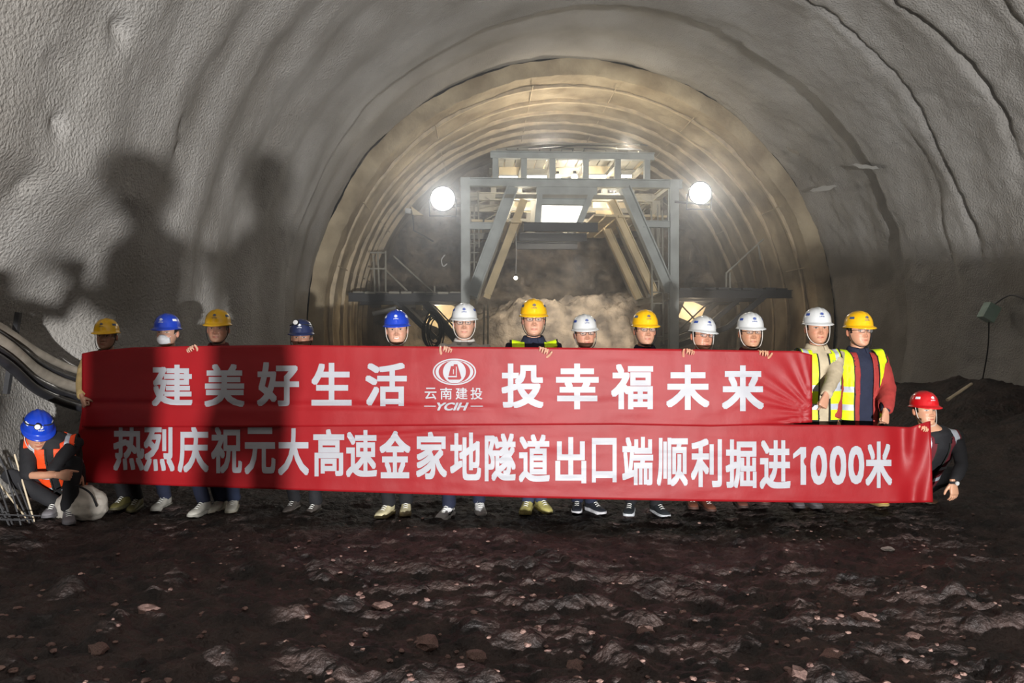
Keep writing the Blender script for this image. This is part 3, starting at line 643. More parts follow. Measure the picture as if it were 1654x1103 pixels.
HANDS = {'grip': hand_raw((62, 78, 45)), 'relax': hand_raw((18, 26, 18), .09, (.5, .3)), 'fist': hand_raw((78, 95, 60), .02, (.1, 1.0))}
def basis(z, y, loc):
    z = Vector(z).normalized(); y = Vector(y); y = (y - z * y.dot(z)).normalized(); x = y.cross(z); return Matrix.Translation(loc) @ Matrix((x, y, z)).transposed().to_4x4()
# ---- helmet, in head coordinates (scaled with the head)
HEL_Z = .155
def helmet_pt(a, t, out=0):
    """a around (0 = front, -Y), t 0 rim .. 1 apex"""
    rx = .098; ry = .122; h = .112; c = math.cos(t * PI / 2); s = math.sin(t * PI / 2)
    r = c ** .78; x = rx * r * math.sin(a); y = -ry * r * math.cos(a) + .004; z = h * s ** .92
    ridge = .0065 * math.exp(-(x / .013) ** 4) * min(1, t * 4) + .0035 * math.exp(-((abs(x) - .034) / .007) ** 2) * min(1, max(0, t - .25) * 4)
    k = 1 + (ridge + out) / .115; return Vector((x * k, (y - .004) * k + .004, z * k))
def helmet_mesh():
    mb = MB(); n = 44; rows_ = []
    def brim(a, q):                                     # q: 0 at shell .. 1 at edge
        w = .010 + .026 * max(0, math.cos(a)) ** 1.5; p = helmet_pt(a, 0); d = Vector((math.sin(a), -math.cos(a), 0)); return p + d * w * q + Vector((0, 0, -.012 * q - .010 * q * max(0, math.cos(a)) ** 2 + .004 * abs(math.sin(a)) * q))
    L = [[brim(a, 1) + Vector((0, 0, -.006)) for a in [2 * PI * k / n for k in range(n)]], [brim(2 * PI * k / n, 1) for k in range(n)], [brim(2 * PI * k / n, .5) for k in range(n)], [brim(2 * PI * k / n, .08) for k in range(n)], [helmet_pt(2 * PI * k / n, .03) for k in range(n)]]
    for t in (.12, .25, .38, .5, .62, .73, .83, .92, .985): L.append([helmet_pt(2 * PI * k / n, t) for k in range(n)])
    inner = [[brim(2 * PI * k / n, .05) + Vector((0, 0, -.007)) for k in range(n)]] + [[helmet_pt(2 * PI * k / n, t, -.008) for k in range(n)] for t in (.1, .4, .7, .9, .985)]
    L = inner[::-1] + L; vs = [p for r in L for p in r]; m = len(L)
    fs = [(i * n + k, i * n + (k + 1) % n, (i + 1) * n + (k + 1) % n, (i + 1) * n + k) for i in range(m - 1) for k in range(n)]
    fs += [tuple(range(n - 1, -1, -1)), tuple((m - 1) * n + k for k in range(n))]
    mb.add(vs, fs); return mb
HELM = helmet_mesh()
def decal_mesh():
    """small emblem and four characters laid on the front of the shell, a pair of patches at the sides"""
    bmo = ([], [])
    def r_(cx, cy, ax, ay, bx, by, n=20):
        s = len(bmo[0])
        for k in range(n): t = 2 * PI * k / n; bmo[0].append((cx + ax * math.cos(t), cy + ay * math.sin(t), 0)); bmo[0].append((cx + bx * math.cos(t), cy + by * math.sin(t), 0))
        for k in range(n): j = (k + 1) % n; bmo[1].append([s + 2 * k, s + 2 * k + 1, s + 2 * j + 1, s + 2 * j])
    r_(0, -60, 13, 9, 10, 6.8); r_(0, -60, 7.5, 7, 4, 4.5); s = len(bmo[0]); bmo[0].extend([(-3, -57, 0), (3, -57, 0), (1.5, -64, 0), (-1.5, -64, 0)]); bmo[1].append([s, s + 1, s + 2, s + 3])
    for ch, a in zip('云南建投', (-19, -9.2, .6, 10.4)): put(bmo, glyphs(ch, .012), a, -46, a + 8.4, -37, 50)
    mb = MB(); out = []
    for p in bmo[0]:
        x = p[0] * .001; z = -p[1] * .001; t = math.asin(min(1, (z / .112)) ** (1 / .92)) / (PI / 2); r = math.cos(t * PI / 2) ** .78
        a = math.asin(max(-1, min(1, x / (.098 * r)))); out.append(helmet_pt(a, t, .0016 + p[2] * .0001))
    mb.add(out, [f[::-1] for f in bmo[1]])
    for sg in (-1, 1):
        for a0, a1, t0, t1 in ((.95, 1.35, .28, .40),):
            q = [helmet_pt(sg * (a0 + (a1 - a0) * i / 4), t, .002) for t in (t0, t1) for i in range(5)]; mb.add(q, [(i, i + 1, i + 6, i + 5) for i in range(4)])
    return mb
DECAL = decal_mesh()
def xf(mb, Mx): o = MB(); o.f = mb.f; o.v = [tuple(Mx @ Vector(v)) for v in mb.v]; return o
# ---- shoes, toe towards -Y, ankle above the origin
def shoe_parts():
    up = MB(); so = MB()
    st = [(-.205, .012, .020, .030), (-.195, .034, .02, .045), (-.165, .045, .02, .058), (-.12, .048, .02, .068), (-.07, .045, .02, .085), (-.035, .041, .02, .110), (0, .038, .02, .125), (.035, .037, .02, .122), (.062, .031, .02, .105), (.074, .012, .02, .08)]
    n = 14; vs = []
    for y, w, z0, z1 in st:
        for k in range(n):
            a = 2 * PI * k / n; s = math.sin(a); c = math.cos(a); vs.append((w * math.copysign(abs(c) ** .8, c) * (1 if s < .3 else (1 - .35 * (s - .3) * (1 if y < -.05 else .6))), y, (z0 + z1) / 2 + (z1 - z0) / 2 * math.copysign(abs(s) ** .75, s)))
    m = len(st); fs = [(i * n + k, (i + 1) * n + k, (i + 1) * n + (k + 1) % n, i * n + (k + 1) % n) for i in range(m - 1) for k in range(n)] + [tuple(range(n)), tuple((m - 1) * n + k for k in range(n - 1, -1, -1))]
    up.add(vs, fs)
    out = [(-.212, .010), (-.200, .036), (-.165, .049), (-.12, .051), (-.07, .046), (-.02, .041), (.03, .041), (.066, .034), (.08, .012)]
    ring_ = [(w, y) for y, w in out] + [(-w, y) for y, w in out[::-1]]; q = len(ring_)
    so.add([(x * .97, y * .985, 0 + (.012 if y < -.19 else 0)) for x, y in ring_] + [(x, y, .014) for x, y in ring_] + [(x, y, .032) for x, y in ring_], [tuple(range(q)), tuple(2 * q + k for k in range(q - 1, -1, -1))] + [(b + k, b + q + k, b + q + (k + 1) % q, b + (k + 1) % q) for b in (0, q) for k in range(q)])
    la = MB()
    for i in range(4):
        y = -.12 + i * .022; z = .071 + i * .011; la.tube([(-.02, y, z - .005), (0, y - .004, z + .003), (.02, y, z - .005)], .0035, 5)
    return up, so, la
SHOE = shoe_parts()
def ground_hit(px, py):
    d = fwd + rgt * ((px - 827) / F) + upv * ((551.5 - py) / F); t = -CAM.z / d.z; p = CAM + d * t
    for _ in range(3): t = (zf(p.x, p.y) - CAM.z) / d.z; p = CAM + d * t
    return p

def person(label, head, s, feet, hands, hel='white', up=m_navy, tr=m_navy, shoe=((230, 230, 226), (235, 235, 232)), yaw=0, pitch=0, roll=0, tone=(1, 1, 1), fat=1.06, smile=0, glasses=False, vest=None,
           jacket=None, collar=None, strap=m_blk, mask=False, lamp_on=False, Tm=None, knees=None, short=None, badge=None, group=None, laces=True, swoosh=False, name='person', sleeve=None, wr=1.0, poles=None, cuff=.0, legdark=None, hs=1.1):
    """head = world point of the helmet top; feet = two (toe point, yaw in degrees); hands = for image-left and image-right arm: (point, kind, finger dir, palm-back dir) or None"""
    head = Vector(head); base = Vector((head.x, head.y, zf(head.x, head.y)))
    if Tm is None: k = (head.z - base.z) / ST * 1.0; Tm = Matrix.Translation(base) @ Matrix.Scale(k, 4); s = k
    root = empty(name, base, label, 'person', group)
    hm_s = hs * s; R = Matrix.Rotation(math.radians(yaw), 4, 'Z') @ Matrix.Rotation(math.radians(pitch), 4, 'X') @ Matrix.Rotation(math.radians(roll), 4, 'Y')
    top_local = Vector((0, 0, HEL_Z + .117)); Hm = Matrix.Translation(head) @ R @ Matrix.Scale(hm_s, 4) @ Matrix.Translation(-top_local)
    # --- body: one mesh with skin colour
    V, Fc, cc, skc = head_mesh(tone, fat, smile); V = [list(Hm @ Vector(v)) for v in V]; mb = MB()
    nb = Tm @ Vector((0, .015, 1.40)); nt_ = Hm @ Vector((0, .022, .045)); mb.tube([nb, nb.lerp(nt_, .35), nb.lerp(nt_, .7), nt_], [.075 * s, .060 * s, .057 * s, .055 * s], 16)
    trunk = [(0, 0, .86, .15, .09), (0, 0, 1.0, .14, .09), (0, 0, 1.2, .155, .095), (0, 0, 1.35, .16, .09), (0, .01, 1.43, .08, .06)]
    ell(mb, trunk, 16, 2.3, Tm)
    sh = {}; el = {}; wrp = {}; ank = {}; kn = {}
    for q, sx in enumerate((-1, 1)):
        S0 = Tm @ Vector((sx * .175, .01, 1.385)); h = hands[q]
        tgt = Vector(h[0]) if h else Tm @ Vector((sx * .17, -.20, 1.12))
        hd = Vector(h[2]).normalized() if h else Vector((-sx * .3, -.3, 1)).normalized()
        wr_ = tgt - hd * (.06 * s if h and h[1] != 'raw' else 0)
        pole = poles[q] if poles and poles[q] else (sx * .6, .35, -1)
        E, W_ = ik(S0, wr_, .285 * s, .255 * s, pole); sh[q], el[q], wrp[q] = S0, E, W_
        mb.tube([S0, S0.lerp(E, .5), E, E.lerp(W_, .4), W_], [.046 * s, .044 * s, .036 * s, .036 * s, .024 * s], 10)
        H0 = Tm @ Vector((sx * .085, 0, .90)); toe, fy = feet[q]; toe = Vector(toe); fdir = Vector((math.sin(math.radians(fy)), -math.cos(math.radians(fy)), 0))
        A0 = toe - fdir * .205 * s; A0.z = zf(A0.x, A0.y) + .09 * s; ank[q] = A0
        K, _ = ik(H0, A0, .425 * s, .42 * s, knees[q] if knees else (sx * .08, -1, 0)); kn[q] = K
        mb.tube([H0, H0.lerp(K, .5), K, K.lerp(A0, .35), A0], [.075 * s, .066 * s, .048 * s, .05 * s, .032 * s], 10)
    bv, bf, _n = remesh(mb, .017, 2); n0 = len(V); V += bv.tolist(); Fc += [[n0 + i for i in f] for f in bf]; cc += [skc.tolist()] * len(bv)
    for q, sx in enumerate((-1, 1)):
        h = hands[q]; kind = h[1] if h else 'grip'; kind = 'grip' if kind == 'raw' else kind; hd = h[2] if h else (-sx * .3, -.3, 1); bk = h[3] if h else (0, 1, .3)
        hv, hf, _n = HANDS[kind]; fl = sx                       # thumb side: inwards for a palm that faces the camera
        if h and len(h) > 4: fl = h[4]
        B = basis(hd, bk, wrp[q]) @ Matrix.Diagonal((fl * s * 1.02, s * 1.02, s * 1.02, 1)); n0 = len(V); V += [list(B @ Vector(v)) for v in hv]
        flip = B.determinant() < 0; Fc += [[n0 + i for i in (f[::-1] if flip else f)] for f in hf]
        cc += [(skc * (.97 if v[1] > 0 else 1.03)).tolist() for v in hv]
    body = mesh_obj('body', V, Fc, m_skin, root, True, world=True)
    at_ = body.data.color_attributes.new('Col', 'FLOAT_COLOR', 'POINT'); at_.data.foreach_set('color', np.concatenate([np.array(cc), np.ones((len(cc), 1))], 1).ravel())
    # --- clothes
    def garment(nm, off, z0, z1, m, arms=True, open_=0, mats=None, mfun=None, slv=1.0, cutarm=False, vneck=None):
        g_ = MB(); o = off
        rings = [(0, 0, .80, .172, .112), (0, 0, .88, .178, .118), (0, 0, 1.0, .170, .115), (0, -.003, 1.12, .172, .118), (0, -.004, 1.25, .186, .124), (0, 0, 1.34, .192, .115), (0, .006, 1.40, .166, .098), (0, .012, 1.44, .115, .080), (0, .014, 1.475, .066, .066)]
        rr = [(a, b, c, d + o, e + o) for a, b, c, d, e in rings if z0 - .001 <= c <= z1 + .001]; rr[-1] = rr[-1][:3] + (rr[-1][3] - o * .3, rr[-1][4] - o * .3)
        ell(g_, rr, 24, 2.5, Tm)
        if arms:
            for q in (0, 1):
                a, e_, w_ = sh[q], el[q], wrp[q]; w2 = e_.lerp(w_, .97 if short != q else .12); c_in = Tm @ Vector(((-1, 1)[q] * .10, .01, 1.37))
                g_.tube([c_in, a, a.lerp(e_, .5), e_, e_.lerp(w2, .5), w2], [(.062 + o) * s, (.070 + o) * s, (.060 + o) * s * slv, (.053 + o) * s * slv, (.048 + o) * s * slv, (.037 + o) * s * slv], 14)
        if cutarm and not arms:
            for q in (0, 1): g_.tube([Tm @ Vector(((-1, 1)[q] * .10, .01, 1.37)), sh[q], sh[q].lerp(el[q], .25)], [(.062 + o) * s, (.072 + o) * s, (.068 + o) * s], 14)
        v, f, nn = remesh(g_, .012 if off < .02 else .0125, 5)
        # folds: shallow long noise, tighter on the sleeves
        Ti = np.array(Tm.inverted()); l = v @ Ti[:3, :3].T + Ti[:3, 3]
        w = .010 * fbm(l[:, 0] * 6 + off * 90, l[:, 1] * 6, l[:, 2] * 9 + l[:, 0] * 7, 3) + .006 * fbm(l[:, 0] * 20, l[:, 1] * 20, l[:, 2] * 30, 2)
        v = v + nn * (w * wr)[:, None]
        if open_ or cutarm:
            l = v @ Ti[:3, :3].T + Ti[:3, 3]; sg_ = np.sign(l[:, 0]); ax_ = np.abs(l[:, 0]).copy(); fr_ = l[:, 1] < 0
            if open_ and not callable(open_):
                for w0, mk in ((open_, fr_), (open_ + .012, fr_)): q_ = mk & (np.abs(ax_ - w0) < .0058); ax_[q_] = w0
            if cutarm:
                for w0 in (cutarm, cutarm - .014, .105, .145): q_ = (np.abs(ax_ - w0) < .0058) & (l[:, 2] > 1.1); ax_[q_] = w0
                for z0_ in (.956, 1.004, 1.106, 1.154, .875): q_ = np.abs(l[:, 2] - z0_) < .006; l[q_, 2] = z0_
            l[:, 0] = sg_ * ax_; Tn = np.array(Tm); v = l @ Tn[:3, :3].T + Tn[:3, 3]
        cen = np.array([l[x].mean(0) for x in f]); keep = np.ones(len(f), bool)
        if open_: 
            wd = open_ if not callable(open_) else open_(cen[:, 2])
            keep &= ~((cen[:, 1] < -.02) & (np.abs(cen[:, 0]) < wd))
        if cutarm: keep &= ~((np.abs(cen[:, 0]) > cutarm) & (cen[:, 2] > 1.12)); keep &= ~((np.abs(cen[:, 0]) < .078) & (cen[:, 2] > 1.41)) & (cen[:, 2] < 1.48)
        if open_ or cutarm: keep &= (cen[:, 2] > z0 + .012)
        f2 = [x for x, k_ in zip(f, keep) if k_]; mi = None; mt = m
        if mfun is not None: mi = mfun(cen[keep]).astype(int).tolist(); mt = mats
        ob = mesh_obj(nm, v, f2, mt, root, True, mi, world=True)
        if open_ or cutarm:
            so_ = ob.modifiers.new('thick', 'SOLIDIFY'); so_.thickness = .004
        return ob
    gn = 'jacket' if jacket is None else 'shirt'
    garment(gn if jacket is not None or True else gn, .0, .80 if Tm.to_scale().z else .8, 1.475, up, slv=sleeve or 1.0)
    if jacket: garment('jacket', .016, .80, 1.44, jacket, open_=.058)
    if vest:
        m_v, vo, vc = vest[:3]; vband = len(vest) < 4
        def vf(c):
            r = np.zeros(len(c)); x, z = np.abs(c[:, 0]), c[:, 2]
            r[(np.abs(z - .98) < .024) | (np.abs(z - 1.13) < .024)] = 1; r[(np.abs(x - .125) < (.020 if vband else 0)) & (z > 1.15)] = 1; r[(x > vc - .012) & (z > 1.12)] = 2; r[z < .875] = 2; r[(x < vo + .012) & (c[:, 1] < 0)] = 2
            return r
        garment('safety_vest', .030 if jacket else .014, .80, 1.44, m_v, arms=False, open_=vo, cutarm=vc, mats=[m_v, m_refl, m_trim], mfun=vf)
    if badge:
        from mathutils.bvhtree import BVHTree
        vo_ = [o_ for o_ in root.children if o_.name.startswith('safety_vest')][0]; Mi = vo_.matrix_parent_inverse; Mw = parent_matrix(root) @ Mi
        bt = BVHTree.FromPolygons([Mw @ v_.co for v_ in vo_.data.vertices], [list(p_.vertices) for p_ in vo_.data.polygons]); out = []; okb = True
        gb_ = ([], []); s_ = 0
        for k in range(18): t = 2 * PI * k / 18; gb_[0].append((16 * math.cos(t), -14 + 10 * math.sin(t), 0)); gb_[0].append((11 * math.cos(t), -14 + 7 * math.sin(t), 0))
        for k in range(18): j = (k + 1) % 18; gb_[1].append([2 * k, 2 * k + 1, 2 * j + 1, 2 * j])
        for ch, a_ in zip('云南建投', (-27, -13, 1, 15)): put(gb_, glyphs(ch, .012), a_, 2, a_ + 12, 15, 50)
        for p_ in gb_[0]:
            o_ = Tm @ Vector((badge + p_[0] * .001, -.4, 1.335 - p_[1] * .001)); hit = bt.ray_cast(o_, (Tm.to_3x3() @ Vector((0, 1, 0))).normalized(), .6)[0]
            if hit is None: okb = False; break
            out.append(hit + Vector((0, -.0025 - p_[2] * .0001, 0)))
        if okb: MB().add(out, [f_[::-1] for f_ in gb_[1]]).build('vest_print', m_dec['yellow'], vo_)
    if collar:
        c_ = MB(); cz = Tm @ Vector((0, .012, 1.455)); n = 22; vs = []
        for r, z in ((.070, -.02), (.066, .012), (.071, .036), (.077, .030), (.092, -.004)):
            for k in range(n): a = -PI / 2 + .34 + (2 * PI - .68) * k / (n - 1); vs.append(cz + Vector((r * math.cos(a) * 1.05, r * math.sin(a), z - .02 * max(0, -math.sin(a)))) * s)
        c_.add(vs, [(i * n + k, i * n + k + 1, (i + 1) * n + k + 1, (i + 1) * n + k) for i in range(4) for k in range(n - 1)]); ob = c_.build('collar', collar, root, True)
        so_ = ob.modifiers.new('thick', 'SOLIDIFY'); so_.thickness = .003
    g_ = MB(); ell(g_, [(0, 0, .80, .13, .10), (0, 0, .88, .166, .108), (0, 0, .97, .16, .105)], 20, 2.4, Tm)
    for q in (0, 1):
        H0 = Tm @ Vector(((-1, 1)[q] * .088, 0, .88)); K, A = kn[q], ank[q]
        g_.tube([H0, H0.lerp(K, .5), K, K.lerp(A, .5), A.lerp(K, -.02)], [.092 * s, .085 * s, .068 * s, .062 * s, .060 * s], 14)
    v, f, nn = remesh(g_, .0135, 4); w = .012 * fbm(v[:, 0] * 7, v[:, 1] * 7, v[:, 2] * 12, 3); mesh_obj('trousers', v + nn * w[:, None], f, tr, root, True, world=True)
    for q in (0, 1):
        toe, fy = feet[q]; M_ = Matrix.Translation((ank[q].x, ank[q].y, zf(ank[q].x, ank[q].y) - .004)) @ Matrix.Rotation(math.radians(fy), 4, 'Z') @ Matrix.Scale(s * 1.0, 4)
        cu_, cs_ = shoe; key = 'shoe_%d_%d_%d' % cu_
        mu = bpy.data.materials.get(key) or mat(key, srgb(*cu_), .6, var=.18, scale=14); key = 'sole_%d_%d_%d' % cs_; mso = bpy.data.materials.get(key) or mat(key, srgb(*cs_), .7, var=.2, scale=18)
        sh_o = xf(SHOE[0], M_).build('shoe', mu, root, True); xf(SHOE[1], M_).build('sole', mso, sh_o, True)
        if laces: xf(SHOE[2], M_).build('laces', m_lace, sh_o, True)
        if swoosh:
            m2 = MB(); o_ = [(-.11, .052), (-.07, .048), (-.02, .066), (.045, .095), (-.02, .056), (-.075, .040), (-.112, .044)]
            for sg in (-1, 1): xs = [(sg * (.047 if y < -.03 else .0415), y, z) for y, z in o_]; m2.add(xs + [(x + sg * .003, y, z) for x, y, z in xs], [tuple(range(7)), tuple(range(13, 6, -1))] + [(k, (k + 1) % 7, 7 + (k + 1) % 7, 7 + k) for k in range(7)])
            xf(m2, M_).build('side_mark', m_blk, sh_o)
    # --- helmet and face gear
    if hel:
        HM = Hm @ Matrix.Translation((0, 0, HEL_Z)); ho = xf(HELM, HM).build('helmet', m_hel[hel], root, True); xf(DECAL, HM).build('helmet_print', m_dec[hel], ho, True)
        if strap:
            P = [Hm @ Vector(p) for p in ((-.082 * fat, -.012, .16), (-.081 * fat, -.022, .11), (-.074 * fat, -.035, .055), (-.052 * fat, -.060, .012), (-.022, -.075, -.006), (.022, -.075, -.006), (.052 * fat, -.060, .012), (.074 * fat, -.035, .055), (.081 * fat, -.022, .11), (.082 * fat, -.012, .16))]
            MB().tube(spline(P, 4), .0030 * hm_s, 6).build('chin_strap', strap, ho, True)
        if lamp_on:
            c0 = HM @ helmet_pt(-.25, .42, .012); dr = (HM.to_3x3() @ Vector((-.2, -1, .25))).normalized()
            MB().tube([c0 - dr * .02, c0 + dr * .012, c0 + dr * .03], [.018, .024, .026], 14).build('headlamp', m_blk, ho); MB().tube([c0 + dr * .029, c0 + dr * .034], [.022, .020], 14).build('headlamp_lens', m_white, ho)
            for sg in (-1, 1): MB().tube(spline([HM @ helmet_pt(-.25, .42, .006), HM @ helmet_pt(sg * 1.0 - .1, .33, .006), HM @ helmet_pt(sg * 2.0, .25, .006)], 5), .006, 6).build('headlamp_band', m_blk, ho)
    if glasses:
        gl = MB(); gy = -.104
        for sg in (-1, 1):
            o_ = [(sg * .031 + .021 * math.copysign(abs(math.cos(t)) ** .6, math.cos(t)), gy + .10 * (abs(sg * .031 + .021 * math.cos(t)) ** 2) * 6, .1165 + .0135 * math.copysign(abs(math.sin(t)) ** .6, math.sin(t))) for t in [2 * PI * k / 24 for k in range(24)]]
            gl.tube([Hm @ Vector(p) for p in o_ + o_[:1]], .0014 * hm_s, 5); gl.tube([Hm @ Vector(p) for p in ((sg * .051, gy + .006, .121), (sg * .075, -.07, .121), (sg * .080, .005, .118))], .0016 * hm_s, 5)
            l_ = MB(); l_.add([Hm @ Vector(p) for p in o_], [tuple(range(24))])
            if sg == -1: L1 = l_
            else: L2 = l_
        gl.tube([Hm @ Vector((-.011, gy - .001, .119)), Hm @ Vector((0, gy - .003, .121)), Hm @ Vector((.011, gy - .001, .119))], .0015 * hm_s, 5)
        go = gl.build('spectacles', m_frame, root, True); L1.build('lens', m_glass, go); L2.build('lens', m_glass, go)
    if mask:
        n, m = 20, 10; vs = []
        for i in range(m):
            for k in range(n):
                u = k / (n - 1) * 2 - 1; v_ = i / (m - 1) * 2 - 1; vs.append(Hm @ Vector((.056 * u * (1 - .16 * v_ * v_ - (.22 * max(0, v_) ** 2)), -.122 + .055 * abs(u) ** 2.2 + .012 * v_ * v_ + (.006 if v_ > 0 else .014) * abs(v_), .057 + .040 * v_ - .006 * v_ * u * u)))
        o_ = MB().add(vs, [(i * n + k, i * n + k + 1, (i + 1) * n + k + 1, (i + 1) * n + k) for i in range(m - 1) for k in range(n - 1)]).build('face_mask', m_mask, root, True); o_.modifiers.new('t', 'SOLIDIFY').thickness = .002
        for sg in (-1, 1): MB().tube([Hm @ Vector(p) for p in ((sg * .05, -.075, .075), (sg * .078, -.01, .108))], .0014, 5).build('mask_loop', m_mask, root)
    return root, Hm, wrp
def toe(px, py): return ground_hit(px, py)
def edge(px, dz=.0, off=.02, Tf=topT, fD=top_pt):             # point on a banner's upper edge, off metres behind the cloth
    py = float(Tf(px)); D = float(fD(np.array([float(px)]), np.array([py]))[0]) + off; return at(px, py, D) + Vector((0, 0, dz))
def gripT(px, sx, Tf=topT, fD=top_pt): return (edge(px, -.045, .026, Tf, fD), 'grip', (-sx * .15, -.12, 1), (0, 1, .12))
def hid(px, D=None): return (edge(px, -.13, .125), 'grip', (0, -.1, 1), (0, 1, .1))
KH = m_khaki
# the standing row, from the wall side of the photograph to the open side
person('person in a yellow helmet and khaki jacket at the shaded left end of the banners', at(172, 514, 6.72), 1, [(toe(180, 832), -8), (toe(209, 833), 4)],
       [(at(134, 660, 6.30), 'fist', (.35, -.15, -1), (-.6, -.6, -.2), 1), hid(215)], 'yellow', m_khaki, m_blk, ((96, 90, 50), (70, 66, 44)), yaw=4, tone=(.62, .55, .5), collar=m_khaki, poles=[(-1, .3, -.2), None], sleeve=1.2)
person('person in a blue helmet wearing a white face mask', at(270, 506, 6.62), 1, [(toe(248, 830), -6), (toe(307, 839), -14)],
       [hid(240), (edge(312, -.04, .026), 'grip', (-.6, -.1, 1), (0, 1, .2))], 'blue', m_blk, m_navy, ((176, 174, 166), (150, 148, 140)), mask=True, tone=(.95, .9, .88), yaw=-3, strap=None)
person('person in a yellow helmet and dark red top, standing third along the row', at(352, 499, 6.68), 1, [(toe(340, 828), -6), (toe(371, 831), 8)],
       [hid(335), hid(385)], 'yellow', m_dkred, m_jean, ((214, 212, 200), (190, 186, 170)), tone=(.8, .68, .62), yaw=5, collar=m_dkred, strap=m_blk)
person('person in a dark blue helmet with a headlamp, standing in the photographer shadow', at(487, 515, 6.62), 1, [(toe(462, 828), -8), (toe(495, 831), -12)],
       [hid(465), hid(510)], 'navy', m_blk, m_blk, ((84, 78, 74), (110, 104, 98)), lamp_on=True, tone=(.62, .52, .48), yaw=4, strap=m_blk)
person('smiling person in a bright blue helmet with muddy cream shoes', at(640, 500, 6.58), 1, [(toe(610, 840), -20), (toe(654, 836), 2)],
       [hid(618), hid(664)], 'blue', m_grey, m_blk, ((205, 196, 160), (176, 166, 128)), smile=.22, tone=(1.12, 1.04, 1.0), yaw=3, strap=m_lt, roll=-2, fat=1.06)
person('person in a white helmet and pale jacket with white sneakers, near the emblem', at(750, 489, 6.62), 1, [(toe(708, 836), -22), (toe(778, 833), 6)],
       [(edge(722, -.04, .026), 'grip', (.3, -.1, 1), (0, 1, .2)), hid(775)], 'white', m_lt, m_navy, ((232, 232, 232), (228, 228, 226)), tone=(1.05, 1, .98), glasses=True, swoosh=True, collar=m_lt, strap=m_lt)
person('tall person in a yellow helmet and yellow safety vest over navy, wearing spectacles', at(862, 482, 6.50), 1, [(toe(846, 836), -14), (toe(887, 831), 16)],
       [hid(840), (edge(876, -.038, .026), 'grip', (.35, -.15, 1), (0, 1, .2))], 'yellow', m_navy, m_jean, ((190, 180, 110), (205, 195, 130)), tone=(1.1, 1.0, .95), glasses=True, vest=(m_hiv, .068, .192, 0), badge=-.125, yaw=-2, collar=m_navy)
person('person in a white helmet and thin spectacles, left of the bright yellow helmet', at(943, 507, 6.62), 1, [(toe(931, 832), -10), (toe(975, 832), 24)],
       [(edge(934, -.040, .026), 'grip', (-.5, -.15, 1), (0, 1, .2)), hid(968)], 'white', m_marn, m_navy, ((34, 36, 44), (200, 200, 204)), tone=(1.08, .92, .86), glasses=True, fat=1.08, yaw=3, strap=m_grey, roll=-3)
person('person in a yellow helmet and dark top with black and white running shoes', at(1042, 500, 6.58), 1, [(toe(1014, 836), -18), (toe(1078, 838), 14)],
       [hid(1020), hid(1066)], 'yellow', m_blk, m_blk, ((38, 42, 46), (196, 200, 204)), tone=(1.04, .92, .84), glasses=True, fat=1.03, yaw=2, collar=m_navy, vest=(m_hiv, .12, .165))
person('older person in a tilted white helmet with brown shoes', at(1137, 510, 6.56), 1, [(toe(1121, 829), -8), (toe(1152, 828), 6)],
       [(edge(1112, -.036, .026), 'grip', (.25, -.15, 1), (0, 1, .2)), hid(1160)], 'white', m_blk, m_blk, ((98, 56, 40), (70, 46, 38)), tone=(1.05, .84, .76), glasses=True, fat=1.06, yaw=8, roll=5, strap=m_lt)
person('person in a white helmet at the right end of the row holding the banner edge', at(1212, 504, 6.50), 1, [(toe(1202, 826), -6), (toe(1240, 826), 14)],
       [hid(1190), (edge(1230, -.036, .026), 'grip', (.15, -.15, 1), (0, 1, .2))], 'white', m_blk, m_blk, ((92, 54, 44), (60, 44, 40)), tone=(1.0, .86, .72), glasses=True, yaw=-4, strap=m_lt, collar=m_marn)
person('person in a white helmet and yellow vest over beige, gripping the upper banner corner', at(1320, 496, 6.38), 1, [(toe(1294, 826), -6), (toe(1325, 826), 8)],
       [(at(1270, 664, 6.16), 'grip', (-.3, -.2, 1), (0, 1, .2)), (at(1327, 663, 5.93), 'fist', (-.45, -.3, -1), (.2, -1, -.1), 1)], 'white', m_beige, m_beige, ((84, 80, 84), (60, 58, 60)), tone=(1.0, .84, .74), vest=(m_hiv, .04, .168), badge=.085, yaw=-8, strap=m_lt, collar=m_beige, poles=[None, (1, .3, -1)], sleeve=1.12, fat=1.05)
person('person in a yellow helmet and brick red jacket under an open yellow vest', at(1387, 502, 6.46), 1, [(toe(1372, 820), -12), (toe(1432, 824), 10)],
       [(at(1350, 706, 6.26), 'fist', (.1, -.2, -1), (-.4, -1, 0), -1), (at(1430, 676, 6.16), 'fist', (-.25, -.35, -1), (.4, -1, 0), 1)], 'yellow', m_navy, m_blk, ((186, 160, 76), (150, 130, 80)), tone=(1.12, .96, .86), glasses=True, jacket=m_redj, vest=(m_hiv, .10, .20, 0), fat=1.1, collar=m_navy, strap=m_blk, poles=[(-1, .4, -.4), (1, .4, -.3)], sleeve=1.1, yaw=4)
